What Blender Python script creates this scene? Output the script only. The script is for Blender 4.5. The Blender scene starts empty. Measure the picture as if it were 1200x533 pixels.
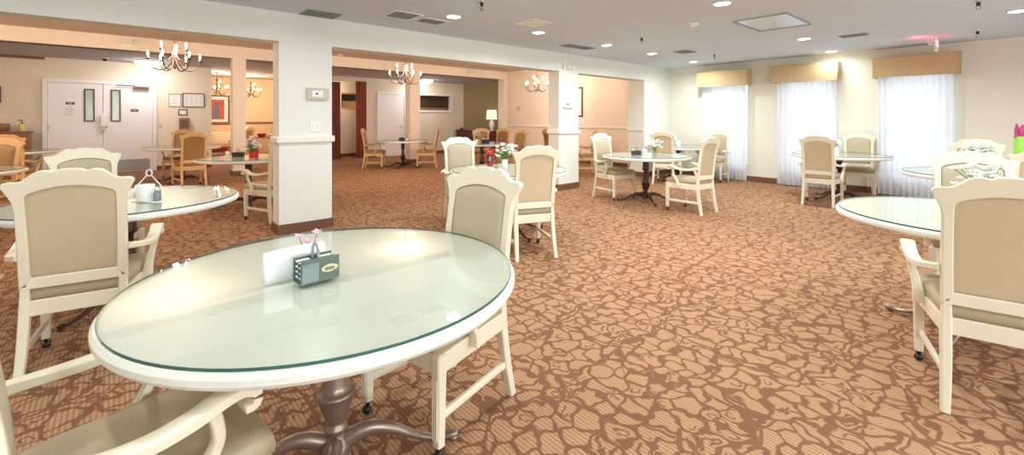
import bpy, bmesh, math, random
from mathutils import Vector, Matrix
random.seed(7)
PI = math.pi
scn = bpy.context.scene
COL = scn.collection

# ------------------------------------------------------------------ materials
def nt(name):
    m = bpy.data.materials.new(name); m.use_nodes = True
    t = m.node_tree; b = t.nodes['Principled BSDF']
    return m, t, b
def mat(name, col, rough=.5, metal=0., noise=0., nscale=8., bump=0., bscale=60., spec=.5, coat=0., emis=None, estr=0., trans=0., stretch=None, sheen=0.):
    m, t, b = nt(name)
    b.inputs['Base Color'].default_value = (*col, 1)
    b.inputs['Roughness'].default_value = rough
    b.inputs['Metallic'].default_value = metal
    b.inputs['Specular IOR Level'].default_value = spec
    b.inputs['Coat Weight'].default_value = coat
    b.inputs['Transmission Weight'].default_value = trans
    b.inputs['Sheen Weight'].default_value = sheen
    tc = t.nodes.new('ShaderNodeTexCoord')
    mp = t.nodes.new('ShaderNodeMapping'); t.links.new(tc.outputs['Object'], mp.inputs[0])
    if stretch: mp.inputs['Scale'].default_value = stretch
    if noise > 0:
        n = t.nodes.new('ShaderNodeTexNoise'); n.inputs['Scale'].default_value = nscale; n.inputs['Detail'].default_value = 4
        t.links.new(mp.outputs[0], n.inputs['Vector'])
        r = t.nodes.new('ShaderNodeMix'); r.data_type = 'RGBA'
        r.inputs[6].default_value = (*[c*(1-noise) for c in col], 1)
        r.inputs[7].default_value = (*[min(1, c*(1+noise)) for c in col], 1)
        t.links.new(n.outputs['Fac'], r.inputs[0]); t.links.new(r.outputs[2], b.inputs['Base Color'])
    if bump > 0:
        n2 = t.nodes.new('ShaderNodeTexNoise'); n2.inputs['Scale'].default_value = bscale; n2.inputs['Detail'].default_value = 3
        t.links.new(mp.outputs[0], n2.inputs['Vector'])
        bp = t.nodes.new('ShaderNodeBump'); bp.inputs['Strength'].default_value = bump; bp.inputs['Distance'].default_value = .004
        t.links.new(n2.outputs['Fac'], bp.inputs['Height']); t.links.new(bp.outputs[0], b.inputs['Normal'])
    if emis:
        b.inputs['Emission Color'].default_value = (*emis, 1); b.inputs['Emission Strength'].default_value = estr
    return m

M = {}
M['wall'] = mat('wall_paint', (.80, .80, .745), .85, noise=.015, nscale=3, bump=.06, bscale=120)
M['beige'] = mat('beige_wall_paint', (.82, .795, .68), .85, noise=.015, nscale=3, bump=.06, bscale=120)
M['far'] = mat('far_wall_paint', (.78, .72, .61), .85, noise=.015, nscale=3)
M['peach'] = mat('peach_wall_paint', (.86, .765, .665), .85, noise=.015, nscale=3)
M['orange'] = mat('orange_wall_paint', (.84, .62, .40), .85, noise=.015, nscale=3)
M['olive'] = mat('olive_wall_paint', (.30, .235, .12), .85, noise=.02, nscale=3)
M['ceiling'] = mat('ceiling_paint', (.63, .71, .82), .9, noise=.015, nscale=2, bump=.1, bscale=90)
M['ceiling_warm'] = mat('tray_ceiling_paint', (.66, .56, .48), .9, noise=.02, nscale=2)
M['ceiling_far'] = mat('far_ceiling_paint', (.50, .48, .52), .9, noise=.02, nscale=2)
M['rail'] = mat('rail_paint', (.82, .80, .73), .5)
M['base'] = mat('baseboard_wood', (.17, .075, .04), .5, noise=.15, nscale=5)
M['cream'] = mat('cream_lacquer', (.81, .735, .575), .32, noise=.03, nscale=14, stretch=(1, 1, .3), bump=.03)
M['top'] = mat('cream_table_paint', (.82, .81, .74), .3, noise=.03, nscale=5, stretch=(1, 8, 1))
M['vinyl'] = mat('tan_vinyl', (.43, .35, .225), .42, noise=.07, nscale=9, bump=.15, bscale=220)
M['vinyl_front'] = mat('pale_vinyl', (.475, .40, .275), .45, noise=.05, nscale=9, bump=.15, bscale=220)
M['vinyl_back'] = mat('tan_back_vinyl', (.58, .465, .305), .5, noise=.06, nscale=10, bump=.2, bscale=260)
M['oak'] = mat('golden_oak', (.66, .43, .21), .4, noise=.14, nscale=12, stretch=(1, 1, .2))
M['brown_vinyl'] = mat('brown_vinyl', (.33, .19, .075), .45, noise=.08, nscale=9, bump=.15, bscale=220)
M['armpad'] = mat('dark_arm_pad', (.12, .07, .04), .45)
M['bronze'] = mat('bronze_pedestal', (.075, .04, .034), .33, metal=.55, noise=.25, nscale=25)
M['pewter'] = mat('pewter_pedestal', (.33, .245, .20), .36, metal=.65, noise=.22, nscale=25)
M['caster'] = mat('black_caster', (.015, .015, .015), .3)
M['chrome'] = mat('chrome', (.75, .75, .75), .18, metal=1)
M['steel'] = mat('brushed_steel', (.42, .41, .41), .35, metal=.9, noise=.15, nscale=30, stretch=(1, .1, 1))
M['white'] = mat('white_paint', (.86, .86, .90), .4)
M['doorwhite'] = mat('white_door_paint', (.85, .86, .93), .4, noise=.01, nscale=2)
M['plastic'] = mat('white_plastic', (.84, .84, .82), .35)
M['beigeplastic'] = mat('beige_plastic', (.55, .49, .38), .35)
M['screen'] = mat('grey_display', (.12, .16, .22), .2)
M['black'] = mat('black_plastic', (.02, .02, .022), .35)
M['iron'] = mat('bronze_iron', (.045, .018, .010), .45, metal=.3)
M['candle'] = mat('ivory_candle', (.85, .74, .55), .5)
M['flame'] = mat('lit_bulb', (1, .8, .5), .3, emis=(1., .70, .38), estr=26)
M['lens'] = mat('lit_lens', (1, 1, 1), .3, emis=(1., .97, .92), estr=14)
M['dome'] = mat('lit_dome', (1, 1, 1), .3, emis=(1., .96, .9), estr=20)
M['valance'] = mat('tan_valance_fabric', (.58, .43, .24), .9, noise=.05, nscale=60, bump=.3, bscale=400)
M['velvet'] = mat('rust_velvet', (.24, .045, .02), .75, noise=.25, nscale=3, stretch=(6, 6, .3), sheen=.3)
M['ventgreen'] = mat('vent_green_metal', (.23, .27, .24), .5)
M['ventgrey'] = mat('vent_grey_metal', (.30, .32, .36), .5)
M['ventwhite'] = mat('vent_white_metal', (.86, .88, .80), .5)
M['mirror'] = mat('ceiling_panel', (.50, .53, .55), .22, metal=.75, bump=.15, bscale=14)
M['darkwood'] = mat('mahogany', (.10, .02, .02), .35, noise=.2, nscale=8)
M['midwood'] = mat('walnut_box', (.30, .13, .06), .4, noise=.2, nscale=10)
M['shade'] = mat('lamp_shade_linen', (.85, .82, .74), .8, emis=(1, .93, .8), estr=.35)
M['ceramic'] = mat('white_ceramic', (.85, .85, .84), .15)
M['petal'] = mat('white_petal', (.90, .90, .86), .6)
M['pink'] = mat('pink_petal', (.85, .30, .46), .6)
M['palepink'] = mat('pale_pink_petal', (.88, .52, .66), .6)
M['leaf'] = mat('green_leaf', (.10, .25, .05), .5)
M['ketchup'] = mat('red_bottle', (.62, .02, .01), .25)
M['cap'] = mat('cream_cap', (.8, .74, .5), .4)
M['paper'] = mat('white_paper', (.88, .88, .88), .8)
M['ink'] = mat('dark_print', (.10, .10, .11), .7)
M['caddygreen'] = mat('smoky_green_plastic', (.10, .135, .105), .25, coat=.3)
M['caddylite'] = mat('smoky_blue_plastic', (.21, .27, .26), .25, coat=.3)
M['emblem'] = mat('pale_gold_emblem', (.66, .60, .36), .5)
M['yellow'] = mat('yellow_soap', (.72, .65, .22), .25)
M['lime'] = mat('lime_green_paper', (.35, .68, .08), .6)
M['magenta'] = mat('magenta_paper', (.55, .05, .20), .6)
M['mat'] = mat('tan_mat_fabric', (.50, .40, .27), .95, noise=.1, nscale=40)
M['darkpane'] = mat('dark_pane', (.05, .035, .025), .15)
M['art'] = mat('art_red', (.55, .09, .03), .6, noise=.6, nscale=5)
M['artblue'] = mat('art_blue', (.12, .16, .30), .6, noise=.3, nscale=9)
M['doorglass'] = mat('green_tinted_door_glass', (.42, .52, .42), .15, noise=.3, nscale=9)
M['burgundy'] = mat('burgundy_upholstery', (.28, .02, .025), .7)
M['red'] = mat('red_exit', (.8, .02, .05), .4, emis=(1, .05, .12), estr=10)
M['outside'] = mat('outdoor_ground', (.5, .5, .48), .9)
M['outwall'] = mat('outdoor_wall', (.75, .75, .74), .9)

def glass_mat(name, tint, edge):
    m, t, b = nt(name)
    b.inputs['Base Color'].default_value = (*edge, 1); b.inputs['Roughness'].default_value = .15
    out = t.nodes['Material Output']
    tr = t.nodes.new('ShaderNodeBsdfTransparent'); tr.inputs[0].default_value = (*tint, 1)
    gl = t.nodes.new('ShaderNodeBsdfGlossy'); gl.inputs['Roughness'].default_value = .02
    lw = t.nodes.new('ShaderNodeLayerWeight'); lw.inputs['Blend'].default_value = .5
    pw = t.nodes.new('ShaderNodeMath'); pw.operation = 'POWER'; pw.inputs[1].default_value = 4.2
    t.links.new(lw.outputs['Facing'], pw.inputs[0])
    fr = t.nodes.new('ShaderNodeMath'); fr.operation = 'MULTIPLY_ADD'; fr.inputs[1].default_value = .78; fr.inputs[2].default_value = .06
    t.links.new(pw.outputs[0], fr.inputs[0])
    mx = t.nodes.new('ShaderNodeMixShader')
    t.links.new(fr.outputs[0], mx.inputs[0]); t.links.new(tr.outputs[0], mx.inputs[1]); t.links.new(gl.outputs[0], mx.inputs[2])
    t.links.new(mx.outputs[0], out.inputs['Surface'])
    e = mat(name + '_edge', edge, .15)
    return m, e
M['glass'], M['glassedge'] = glass_mat('table_glass', (.885, .91, .868), (.05, .13, .11))
M['clearglass'], _e = glass_mat('clear_glass', (.90, .93, .93), (.3, .35, .34))

def sheer():
    m, t, b = nt('sheer_white_voile')
    out = t.nodes['Material Output']
    b.inputs['Base Color'].default_value = (.86, .88, .92, 1); b.inputs['Roughness'].default_value = .9
    tl = t.nodes.new('ShaderNodeBsdfTranslucent'); tl.inputs[0].default_value = (.92, .94, 1, 1)
    tr = t.nodes.new('ShaderNodeBsdfTransparent')
    m1 = t.nodes.new('ShaderNodeMixShader'); m1.inputs[0].default_value = .55
    m2 = t.nodes.new('ShaderNodeMixShader'); m2.inputs[0].default_value = .05
    t.links.new(b.outputs[0], m1.inputs[1]); t.links.new(tl.outputs[0], m1.inputs[2])
    t.links.new(m1.outputs[0], m2.inputs[1]); t.links.new(tr.outputs[0], m2.inputs[2])
    t.links.new(m2.outputs[0], out.inputs['Surface'])
    return m
M['sheer'] = sheer()

def carpet():
    m, t, b = nt('scroll_carpet')
    N = t.nodes.new; L = t.links.new
    def math_(op, a, bb=None, clamp=False):
        n = N('ShaderNodeMath'); n.operation = op; n.use_clamp = clamp
        for i, v in enumerate((a, bb)):
            if v is None: continue
            if isinstance(v, (int, float)): n.inputs[i].default_value = v
            else: L(v, n.inputs[i])
        return n.outputs[0]
    tc = N('ShaderNodeTexCoord')
    nz = N('ShaderNodeTexNoise'); nz.inputs['Scale'].default_value = 6.5; nz.inputs['Detail'].default_value = 0.0
    L(tc.outputs['Object'], nz.inputs['Vector'])
    off = N('ShaderNodeVectorMath'); off.operation = 'MULTIPLY_ADD'
    L(nz.outputs['Color'], off.inputs[0]); off.inputs[1].default_value = (.115, .115, 0)
    nz2 = N('ShaderNodeTexNoise'); nz2.inputs['Scale'].default_value = 17; nz2.inputs['Detail'].default_value = 0
    L(tc.outputs['Object'], nz2.inputs['Vector'])
    off2 = N('ShaderNodeVectorMath'); off2.operation = 'MULTIPLY_ADD'
    L(nz2.outputs['Color'], off2.inputs[0]); off2.inputs[1].default_value = (.060, .060, 0); L(tc.outputs['Object'], off2.inputs[2])
    L(off2.outputs[0], off.inputs[2])
    fl = N('ShaderNodeVectorMath'); fl.operation = 'MULTIPLY'; L(off.outputs[0], fl.inputs[0]); fl.inputs[1].default_value = (1, 1, 0)
    def voro(scale, feat):
        v = N('ShaderNodeTexVoronoi'); v.voronoi_dimensions = '2D'; v.feature = feat; v.inputs['Scale'].default_value = scale
        v.inputs['Randomness'].default_value = .72
        L(fl.outputs[0], v.inputs['Vector']); return v.outputs['Distance']
    e1 = voro(9.2, 'DISTANCE_TO_EDGE')
    f1 = voro(9.2, 'F1'); f1b = voro(14.7, 'F1')
    e2 = voro(2.2, 'DISTANCE_TO_EDGE')
    def line(d, w, soft):
        n = N('ShaderNodeMapRange'); n.interpolation_type = 'SMOOTHSTEP'
        L(d, n.inputs['Value'])
        n.inputs['From Min'].default_value = w; n.inputs['From Max'].default_value = w + soft
        n.inputs['To Min'].default_value = 1; n.inputs['To Max'].default_value = 0
        return n.outputs[0]
    l1 = line(e1, .060, .06)                       # gaps between the lobes
    round_ = math_('SUBTRACT', 1, line(f1, .50, .09))   # corners rounded off
    round_ = math_('MULTIPLY', round_, math_('SUBTRACT', 1, line(f1b, .30, .08)))   # small lobes fill the wide joints
    l2 = line(e2, .012, .02)                       # long scrolling stems
    mk = N('ShaderNodeTexNoise'); mk.inputs['Scale'].default_value = 5.3; L(tc.outputs['Object'], mk.inputs['Vector'])
    arc = line(math_('ABSOLUTE', math_('SUBTRACT', f1, .24)), .035, .04)
    arc = math_('MULTIPLY', arc, line(mk.outputs['Fac'], .42, .02))
    dark = math_('MAXIMUM', math_('MAXIMUM', l1, l2), math_('MAXIMUM', arc, round_))
    # a little of the lobe colour shows through in the thick joints
    dark = math_('MULTIPLY', dark, .9)
    # ribs woven across the tan lobes
    mp = N('ShaderNodeMapping'); mp.inputs['Rotation'].default_value = (0, 0, math.radians(0)); L(tc.outputs['Object'], mp.inputs[0])
    wv = N('ShaderNodeTexWave'); wv.wave_type = 'BANDS'; wv.bands_direction = 'Y'; wv.inputs['Scale'].default_value = 16; wv.inputs['Distortion'].default_value = .6
    wv.inputs['Detail Scale'].default_value = 8
    L(mp.outputs[0], wv.inputs['Vector'])
    mixa = N('ShaderNodeMix'); mixa.data_type = 'RGBA'
    mixa.inputs[6].default_value = (.40, .212, .112, 1); mixa.inputs[7].default_value = (.575, .335, .19, 1)
    L(wv.outputs['Fac'], mixa.inputs[0])
    mixb = N('ShaderNodeMix'); mixb.data_type = 'RGBA'; L(dark, mixb.inputs[0]); L(mixa.outputs[2], mixb.inputs[6])
    mixb.inputs[7].default_value = (.225, .100, .054, 1)
    fn = N('ShaderNodeTexNoise'); fn.inputs['Scale'].default_value = 260; L(tc.outputs['Object'], fn.inputs['Vector'])
    mixc = N('ShaderNodeMix'); mixc.data_type = 'RGBA'; mixc.blend_type = 'MULTIPLY'; mixc.inputs[0].default_value = .35
    L(mixb.outputs[2], mixc.inputs[6]); L(fn.outputs['Color'], mixc.inputs[7])
    L(mixc.outputs[2], b.inputs['Base Color'])
    b.inputs['Roughness'].default_value = .95; b.inputs['Specular IOR Level'].default_value = .15
    bp = N('ShaderNodeBump'); bp.inputs['Strength'].default_value = .35; bp.inputs['Distance'].default_value = .004
    L(wv.outputs['Fac'], bp.inputs['Height']); L(bp.outputs[0], b.inputs['Normal'])
    return m
M['carpet'] = carpet()

# ------------------------------------------------------------------ mesh helpers
def BM(): return bmesh.new()
def box(bm, x0, x1, y0, y1, z0, z1, mi=0):
    v = [bm.verts.new((x, y, z)) for z in (z0, z1) for y in (y0, y1) for x in (x0, x1)]
    for q in ((0, 2, 3, 1), (4, 5, 7, 6), (0, 1, 5, 4), (2, 6, 7, 3), (0, 4, 6, 2), (1, 3, 7, 5)):
        f = bm.faces.new([v[i] for i in q]); f.material_index = mi
    return v
def sweep(bm, pts, secs, n=0, up=(0, 0, 1), caps=True, round_=False):
    """pts: centreline; secs: (half width, half height); n=0 rectangular with chamfers, else round."""
    pts = [Vector(p) for p in pts]; up = Vector(up); rings = []
    for i, p in enumerate(pts):
        t = (pts[min(i+1, len(pts)-1)] - pts[max(i-1, 0)]).normalized()
        s = t.cross(up)
        if s.length < 1e-4: s = Vector((1, 0, 0))
        s.normalize(); u = s.cross(t).normalized()
        a, b_ = secs[i] if isinstance(secs[0], (tuple, list)) else (secs[i], secs[i])
        if n == 0:
            c = .28
            prof = [(1, -1+c), (1, 1-c), (1-c, 1), (-1+c, 1), (-1, 1-c), (-1, -1+c), (-1+c, -1), (1-c, -1)]
        else:
            prof = [(math.cos(2*PI*k/n), math.sin(2*PI*k/n)) for k in range(n)]
        rings.append([bm.verts.new(p + s*a*x + u*b_*y) for x, y in prof])
    k = len(rings[0])
    for r0, r1 in zip(rings, rings[1:]):
        for j in range(k):
            bm.faces.new((r0[j], r0[(j+1) % k], r1[(j+1) % k], r1[j]))
    if caps:
        bm.faces.new(rings[0][::-1]); bm.faces.new(rings[-1])
def smooth(pts, secs, k=4):
    """Catmull-Rom through the control points, sections interpolated too"""
    P = [Vector(p) for p in pts]; S = [Vector(s_ if isinstance(s_, (tuple, list)) else (s_, s_)) for s_ in secs]
    def cr(A, i, t):
        a, b_, c, d = A[max(i-1, 0)], A[i], A[min(i+1, len(A)-1)], A[min(i+2, len(A)-1)]
        return .5*((2*b_)+(c-a)*t+(2*a-5*b_+4*c-d)*t*t+(3*b_-3*c+d-a)*t**3)
    op, os_ = [], []
    for i in range(len(P)-1):
        for j in range(k): op.append(cr(P, i, j/k)); os_.append(tuple(cr(S, i, j/k)))
    op.append(P[-1]); os_.append(tuple(S[-1]))
    return op, os_
def lathe(bm, prof, seg=24, c=(0, 0, 0), mi=0, axis=None):
    rings = []
    for r, z in prof:
        if r < 1e-5: rings.append([bm.verts.new((c[0], c[1], c[2]+z))])
        else: rings.append([bm.verts.new((c[0]+r*math.cos(2*PI*k/seg), c[1]+r*math.sin(2*PI*k/seg), c[2]+z)) for k in range(seg)])
    for a, b_ in zip(rings, rings[1:]):
        for j in range(seg):
            j2 = (j+1) % seg
            if len(a) == 1 and len(b_) == 1: continue
            if len(a) == 1: f = bm.faces.new((a[0], b_[j2], b_[j]))
            elif len(b_) == 1: f = bm.faces.new((a[j], a[j2], b_[0]))
            else: f = bm.faces.new((a[j], a[j2], b_[j2], b_[j]))
            f.material_index = mi
    if len(rings[0]) > 1: bm.faces.new(rings[0][::-1]).material_index = mi
    if len(rings[-1]) > 1: bm.faces.new(rings[-1]).material_index = mi
def ball(bm, c, r, seg=10, rings=6, sc=(1, 1, 1)):
    pr = [(max(0, r*math.sin(PI*i/rings)), -r*math.cos(PI*i/rings)*sc[2]) for i in range(rings+1)]
    pr[0] = (0, pr[0][1]); pr[-1] = (0, pr[-1][1])
    lathe(bm, pr, seg, c)
def obj(name, bm, m, parent=None, smooth=False, bevel=0., bseg=2, sub=0):
    bmesh.ops.recalc_face_normals(bm, faces=bm.faces)
    me = bpy.data.meshes.new(name); bm.to_mesh(me); bm.free()
    ms = m if isinstance(m, (list, tuple)) else [m]
    for q in ms: me.materials.append(M[q] if isinstance(q, str) else q)
    if smooth:
        for p in me.polygons: p.use_smooth = True
    o = bpy.data.objects.new(name, me); COL.objects.link(o)
    if parent: o.parent = parent
    if sub:
        md = o.modifiers.new('s', 'SUBSURF'); md.levels = sub; md.render_levels = sub
    if bevel:
        md = o.modifiers.new('b', 'BEVEL'); md.width = bevel; md.segments = bseg; md.limit_method = 'ANGLE'; md.angle_limit = math.radians(40)
        if smooth is False:
            for p in me.polygons: p.use_smooth = True
            md.harden_normals = True
    elif smooth == 'auto':
        pass
    return o
def tag(o, label, cat, group=None):
    o['label'] = label; o['category'] = cat
    if group: o['group'] = group
    return o
def thing(name, label, cat, loc=(0, 0, 0), rotz=0., group=None):
    o = bpy.data.objects.new(name, None); COL.objects.link(o)
    o.empty_display_size = .1
    o.location = loc; o.rotation_euler = (0, 0, rotz)
    return tag(o, label, cat, group)
def struct(name, bm, m, parent=None, **k):
    o = obj(name, bm, m, parent, **k)
    if not parent: o['kind'] = 'structure'
    return o
def dup(root, loc, rotz, label, group=None):
    def rec(o, par):
        c = o.copy(); COL.objects.link(c)
        if par: c.parent = par
        for ch in o.children: rec(ch, c)
        return c
    r = rec(root, None)
    r.location = loc; r.rotation_euler = (0, 0, rotz); r['label'] = label
    if group: r['group'] = group
    return r

# ------------------------------------------------------------------ setting
XW, YB = -5.65, 10.27          # header wall plane, window wall plane
ZC, ZH = 2.605, 2.26
bm = BM(); box(bm, -18.4, 4.0, -4.2, 10.9, -.08, 0); struct('floor', bm, 'carpet')
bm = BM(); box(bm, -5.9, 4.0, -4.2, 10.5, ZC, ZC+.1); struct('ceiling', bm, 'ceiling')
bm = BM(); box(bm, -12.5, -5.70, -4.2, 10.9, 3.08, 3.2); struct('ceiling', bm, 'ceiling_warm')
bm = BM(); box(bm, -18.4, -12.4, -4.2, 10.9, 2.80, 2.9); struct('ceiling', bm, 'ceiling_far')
# header wall with its pillars
bm = BM()
box(bm, -5.92, XW, -4.0, 9.14, ZH, 3.1)
box(bm, -5.92, XW, 1.391, 1.996, 0, ZH)
box(bm, -5.92, XW, 6.205, 6.777, 0, ZH)
box(bm, -6.09, XW, 9.14, 10.65, 0, 3.1)
box(bm, -5.92, XW, -4.0, -3.4, 0, ZH)
struct('wall_left', bm, 'wall')
# window wall with openings
WIN = [(-4.66, -3.80), (-3.10, -2.22), (-1.50, -.62), (.75, 1.65), (2.45, 3.35)]  # last two are unseen windows past the right edge, added for more daylight
bm = BM(); zs0, zs1 = .30, 2.20
box(bm, XW, 4.0, YB, YB+.2, 0, zs0); box(bm, XW, 4.0, YB, YB+.2, zs1, 2.7)
xs = [XW] + [v for w in WIN for v in w] + [4.0]
for i in range(0, len(xs), 2): box(bm, xs[i], xs[i+1], YB, YB+.2, zs0, zs1)
struct('wall_back', bm, 'beige')
for i, (a, b_) in enumerate(WIN):
    bm = BM(); y = YB+.09; w = .045
    box(bm, a, b_, y, y+.05, zs0, zs0+w); box(bm, a, b_, y, y+.05, zs1-w, zs1)
    box(bm, a, a+w, y, y+.05, zs0+w, zs1-w); box(bm, b_-w, b_, y, y+.05, zs0+w, zs1-w)
    box(bm, a+w, b_-w, y+.005, y+.045, 1.22, 1.26)
    w0 = struct('window_%d' % (i+1), bm, 'white')
    bm = BM(); box(bm, a+w, b_-w, y+.02, y+.026, zs0+w, zs1-w)
    struct('pane', bm, 'clearglass', w0)
    bm = BM(); box(bm, a-.02, b_+.02, YB-.03, YB+.08, zs0-.03, zs0)
    struct('window_sill', bm, 'white', w0)
ADDED_WIN = [(-1.6, .6), (2.0, 4.2), (6.0, 8.2)]; sa, sb = .85, 2.25  # side windows added out of view to light the pillar wall
bm = BM(); box(bm, 4.0, 4.2, -4.2, 10.5, 0, sa); box(bm, 4.0, 4.2, -4.2, 10.5, sb, 2.7)
ys = [-4.2] + [v for w_ in ADDED_WIN for v in w_] + [10.5]
for i in range(0, len(ys), 2): box(bm, 4.0, 4.2, ys[i], ys[i+1], sa, sb)
struct('wall_right', bm, 'wall')
for i, (a, b_) in enumerate(ADDED_WIN):
    bm = BM(); w = .05
    box(bm, 4.06, 4.12, a, b_, sa, sa+w); box(bm, 4.06, 4.12, a, b_, sb-w, sb); box(bm, 4.06, 4.12, a, a+w, sa+w, sb-w); box(bm, 4.06, 4.12, b_-w, b_, sa+w, sb-w); box(bm, 4.065, 4.115, (a+b_)/2-.02, (a+b_)/2+.02, sa+w, sb-w)
    w0 = struct('window_%d' % (i+8), bm, 'white')  # unseen window, added for its daylight
    bm = BM(); box(bm, 4.085, 4.09, a+w, b_-w, sa+w, sb-w); struct('pane', bm, 'clearglass', w0)
bm = BM(); box(bm, -18.4, 4.0, -4.2, -4.0, 0, 3.1); struct('wall_front', bm, 'wall')
# second room: peach end wall, beam on pillars
bm = BM(); box(bm, -12.25, -6.09, 10.65, 10.85, 0, 3.1); struct('wall_inner_back', bm, 'peach')
bm = BM()
box(bm, -12.55, -12.25, -4.0, 10.65, 2.80, 3.1)
for a, b_ in ((2.02, 2.29), (6.69, 7.04), (10.47, 10.65), (-3.6, -3.3)): box(bm, -12.55, -12.25, a, b_, 0, 2.80)
struct('wall_inner', bm, 'peach')
bm = BM(); box(bm, -15.0, -12.25, 10.65, 10.85, 0, 2.85); struct('wall_olive', bm, 'olive')
# far wall with doorway to the lounge, curtained recess and pass-through window
bm = BM()
box(bm, -15.2, -15, -4.0, 1.955, 0, 2.8)
box(bm, -15.2, -15, 4.9, 5.28, 0, 2.8)
box(bm, -15.2, -15, 5.28, 6.46, 2.62, 2.8)
box(bm, -15.2, -15, 6.46, 8.36, 0, 2.8)
box(bm, -15.2, -15, 10.03, 10.65, 0, 2.8)
box(bm, -15.2, -15, 8.36, 10.03, 0, 1.70); box(bm, -15.2, -15, 8.36, 10.03, 2.27, 2.8)
struct('wall_far', bm, 'far')
bm = BM()
box(bm, -16.1, -15.9, 5.1, 7.2, 0, 1.75); box(bm, -16.1, -15.9, 5.1, 7.2, 2.28, 2.8)
box(bm, -16.1, -15.9, 5.1, 5.95, 1.75, 2.28); box(bm, -16.1, -15.9, 6.75, 7.2, 1.75, 2.28)
box(bm, -15.9, -15.2, 5.0, 5.1, 0, 2.8); box(bm, -15.9, -15.2, 7.2, 7.3, 0, 2.8)
struct('wall_recess', bm, 'peach')
bm = BM()
box(bm, -15.95, -15.88, 5.95, 6.75, 1.72, 1.77); box(bm, -15.95, -15.88, 5.95, 6.75, 2.26, 2.31)
w6 = struct('window_6', bm, 'oak')
bm = BM(); box(bm, -16.3, -16.25, 5.8, 6.9, 1.6, 2.4); struct('pane', bm, 'darkpane', w6)
bm = BM(); box(bm, -16.24, -16.2, 6.1, 6.75, 1.78, 2.02); struct('shelf_board', bm, 'oak', w6, bevel=.01)
bm = BM()
for a in ((8.28, 8.36, 1.62, 2.35), (10.03, 10.11, 1.62, 2.35), (8.36, 10.03, 1.62, 1.70), (8.36, 10.03, 2.27, 2.35)):
    box(bm, -15.02, -14.97, *a)
w7 = struct('window_7', bm, 'white', bevel=.006)
bm = BM(); box(bm, -15.19, -15.17, 8.36, 10.03, 1.70, 2.27); struct('pane', bm, 'darkpane', w7)
bm = BM(); box(bm, -15.165, -15.14, 8.4, 10.0, 1.72, 1.80); struct('sill', bm, 'midwood', w7)
bm = BM()
box(bm, -18.4, -18.2, -4.0, 5.1, 0, 2.8); box(bm, -18.2, -15.9, 4.95, 5.1, 0, 2.8); box(bm, -18.2, -15.2, .6, .75, 0, 2.8)
struct('wall_lounge', bm, 'orange')

# chair rails (trim)
def rail(n, pts, z=1.105, h=.038, p=.03, m='rail', name='trim_%d', parent=None):
    """a moulding run along an axis-aligned box list (x0,x1,y0,y1)"""
    bm = BM()
    for x0, x1, y0, y1 in pts:
        box(bm, x0, x1, y0, y1, z-h, z+h)
    return struct(name % n, bm, m, parent, bevel=.014, bseg=3)
e = .03
rail(1, [(-5.92-e, XW+e, 1.391-e, 1.996+e)])
rail(2, [(-5.92-e, XW+e, 6.205-e, 6.777+e)])
rail(3, [(-12.25, -6.09, 10.62, 10.65)])
rail(4, [(-6.09-e, XW, 9.14-e, 9.14), (-6.09-e, -6.09, 9.14, 10.62)])
rail(5, [(-18.2, -18.17, .75, 4.95)], z=1.22, m='midwood')
bm = BM(); box(bm, -14.99, -14.94, -4.0, -1.3, 2.74, 2.80); struct('trim_6', bm, 'base')
# baseboards
def bb(name, segs, m='base'):
    bm = BM()
    for x0, x1, y0, y1 in segs: box(bm, x0, x1, y0, y1, 0, .115)
    return struct(name, bm, m, bevel=.004)
q = .015
bb('baseboard_left', [(-5.92-q, XW+q, 1.391-q, 1.996+q), (-5.92-q, XW+q, 6.205-q, 6.777+q), (XW, XW+q, 9.14, YB), (-6.09-q, XW+q, 9.14-q, 9.14), (-6.09-q, -6.09, 9.14, 10.65)])
bb('baseboard_back', [(XW, 4.0, YB-q, YB)])
bb('baseboard_inner', [(-12.25, -6.09, 10.65-q, 10.65)] + [(-12.55-q, -12.25+q, a-q, b_+q) for a, b_ in ((2.02, 2.29), (6.69, 7.04))])
bb('baseboard_far', [(-15, -15+q, -4, -1.34), (-15, -15+q, .74, 1.955), (-15, -15+q, 6.46, 6.86), (-15, -15+q, 8.0, 10.65), (-15, -12.55, 10.65-q, 10.65), (-15.9, -15.9+q, 5.1, 7.2), (-18.2, -18.2+q, .75, 4.95)])

# double door in the far wall
bm = BM()
box(bm, -15, -14.93, -1.34, -1.26, 0, 2.30); box(bm, -15, -14.93, .66, .74, 0, 2.30); box(bm, -15, -14.93, -1.26, .66, 2.22, 2.30)
d1 = struct('door_1', bm, 'doorwhite', bevel=.006)
for s, (a, b_) in enumerate(((-1.255, -.305), (-.295, .655))):
    bm = BM(); box(bm, -14.985, -14.945, a, b_, .01, 2.215)
    lf = struct('door_leaf', bm, 'doorwhite', d1, bevel=.004)
    wa, wb = ((-.64, -.45), (-.16, .03))[s]
    bm = BM()
    for aa in ((wa, wa+.03, 1.29, 2.09), (wb-.03, wb, 1.29, 2.09), (wa+.03, wb-.03, 1.29, 1.32), (wa+.03, wb-.03, 2.06, 2.09)):
        box(bm, -14.95, -14.925, *aa)
    struct('vision_frame', bm, 'armpad', lf)
    bm = BM(); box(bm, -14.945, -14.938, wa+.03, wb-.03, 1.32, 2.06); struct('vision_glass', bm, 'doorglass', lf)
bm = BM(); box(bm, -14.945, -14.938, -.10, .60, .03, .325); struct('kick_plate', bm, 'steel', d1)
bm = BM(); box(bm, -14.945, -14.86, .27, .58, 2.12, 2.19); box(bm, -14.90, -14.88, -.05, .3, 2.19, 2.21); struct('door_closer', bm, 'armpad', d1, bevel=.005)
for z in (.35, 1.15, 1.97):
    bm = BM(); box(bm, -14.945, -14.925, -1.262, -1.235, z-.06, z+.06); struct('hinge', bm, 'steel', d1)
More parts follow.
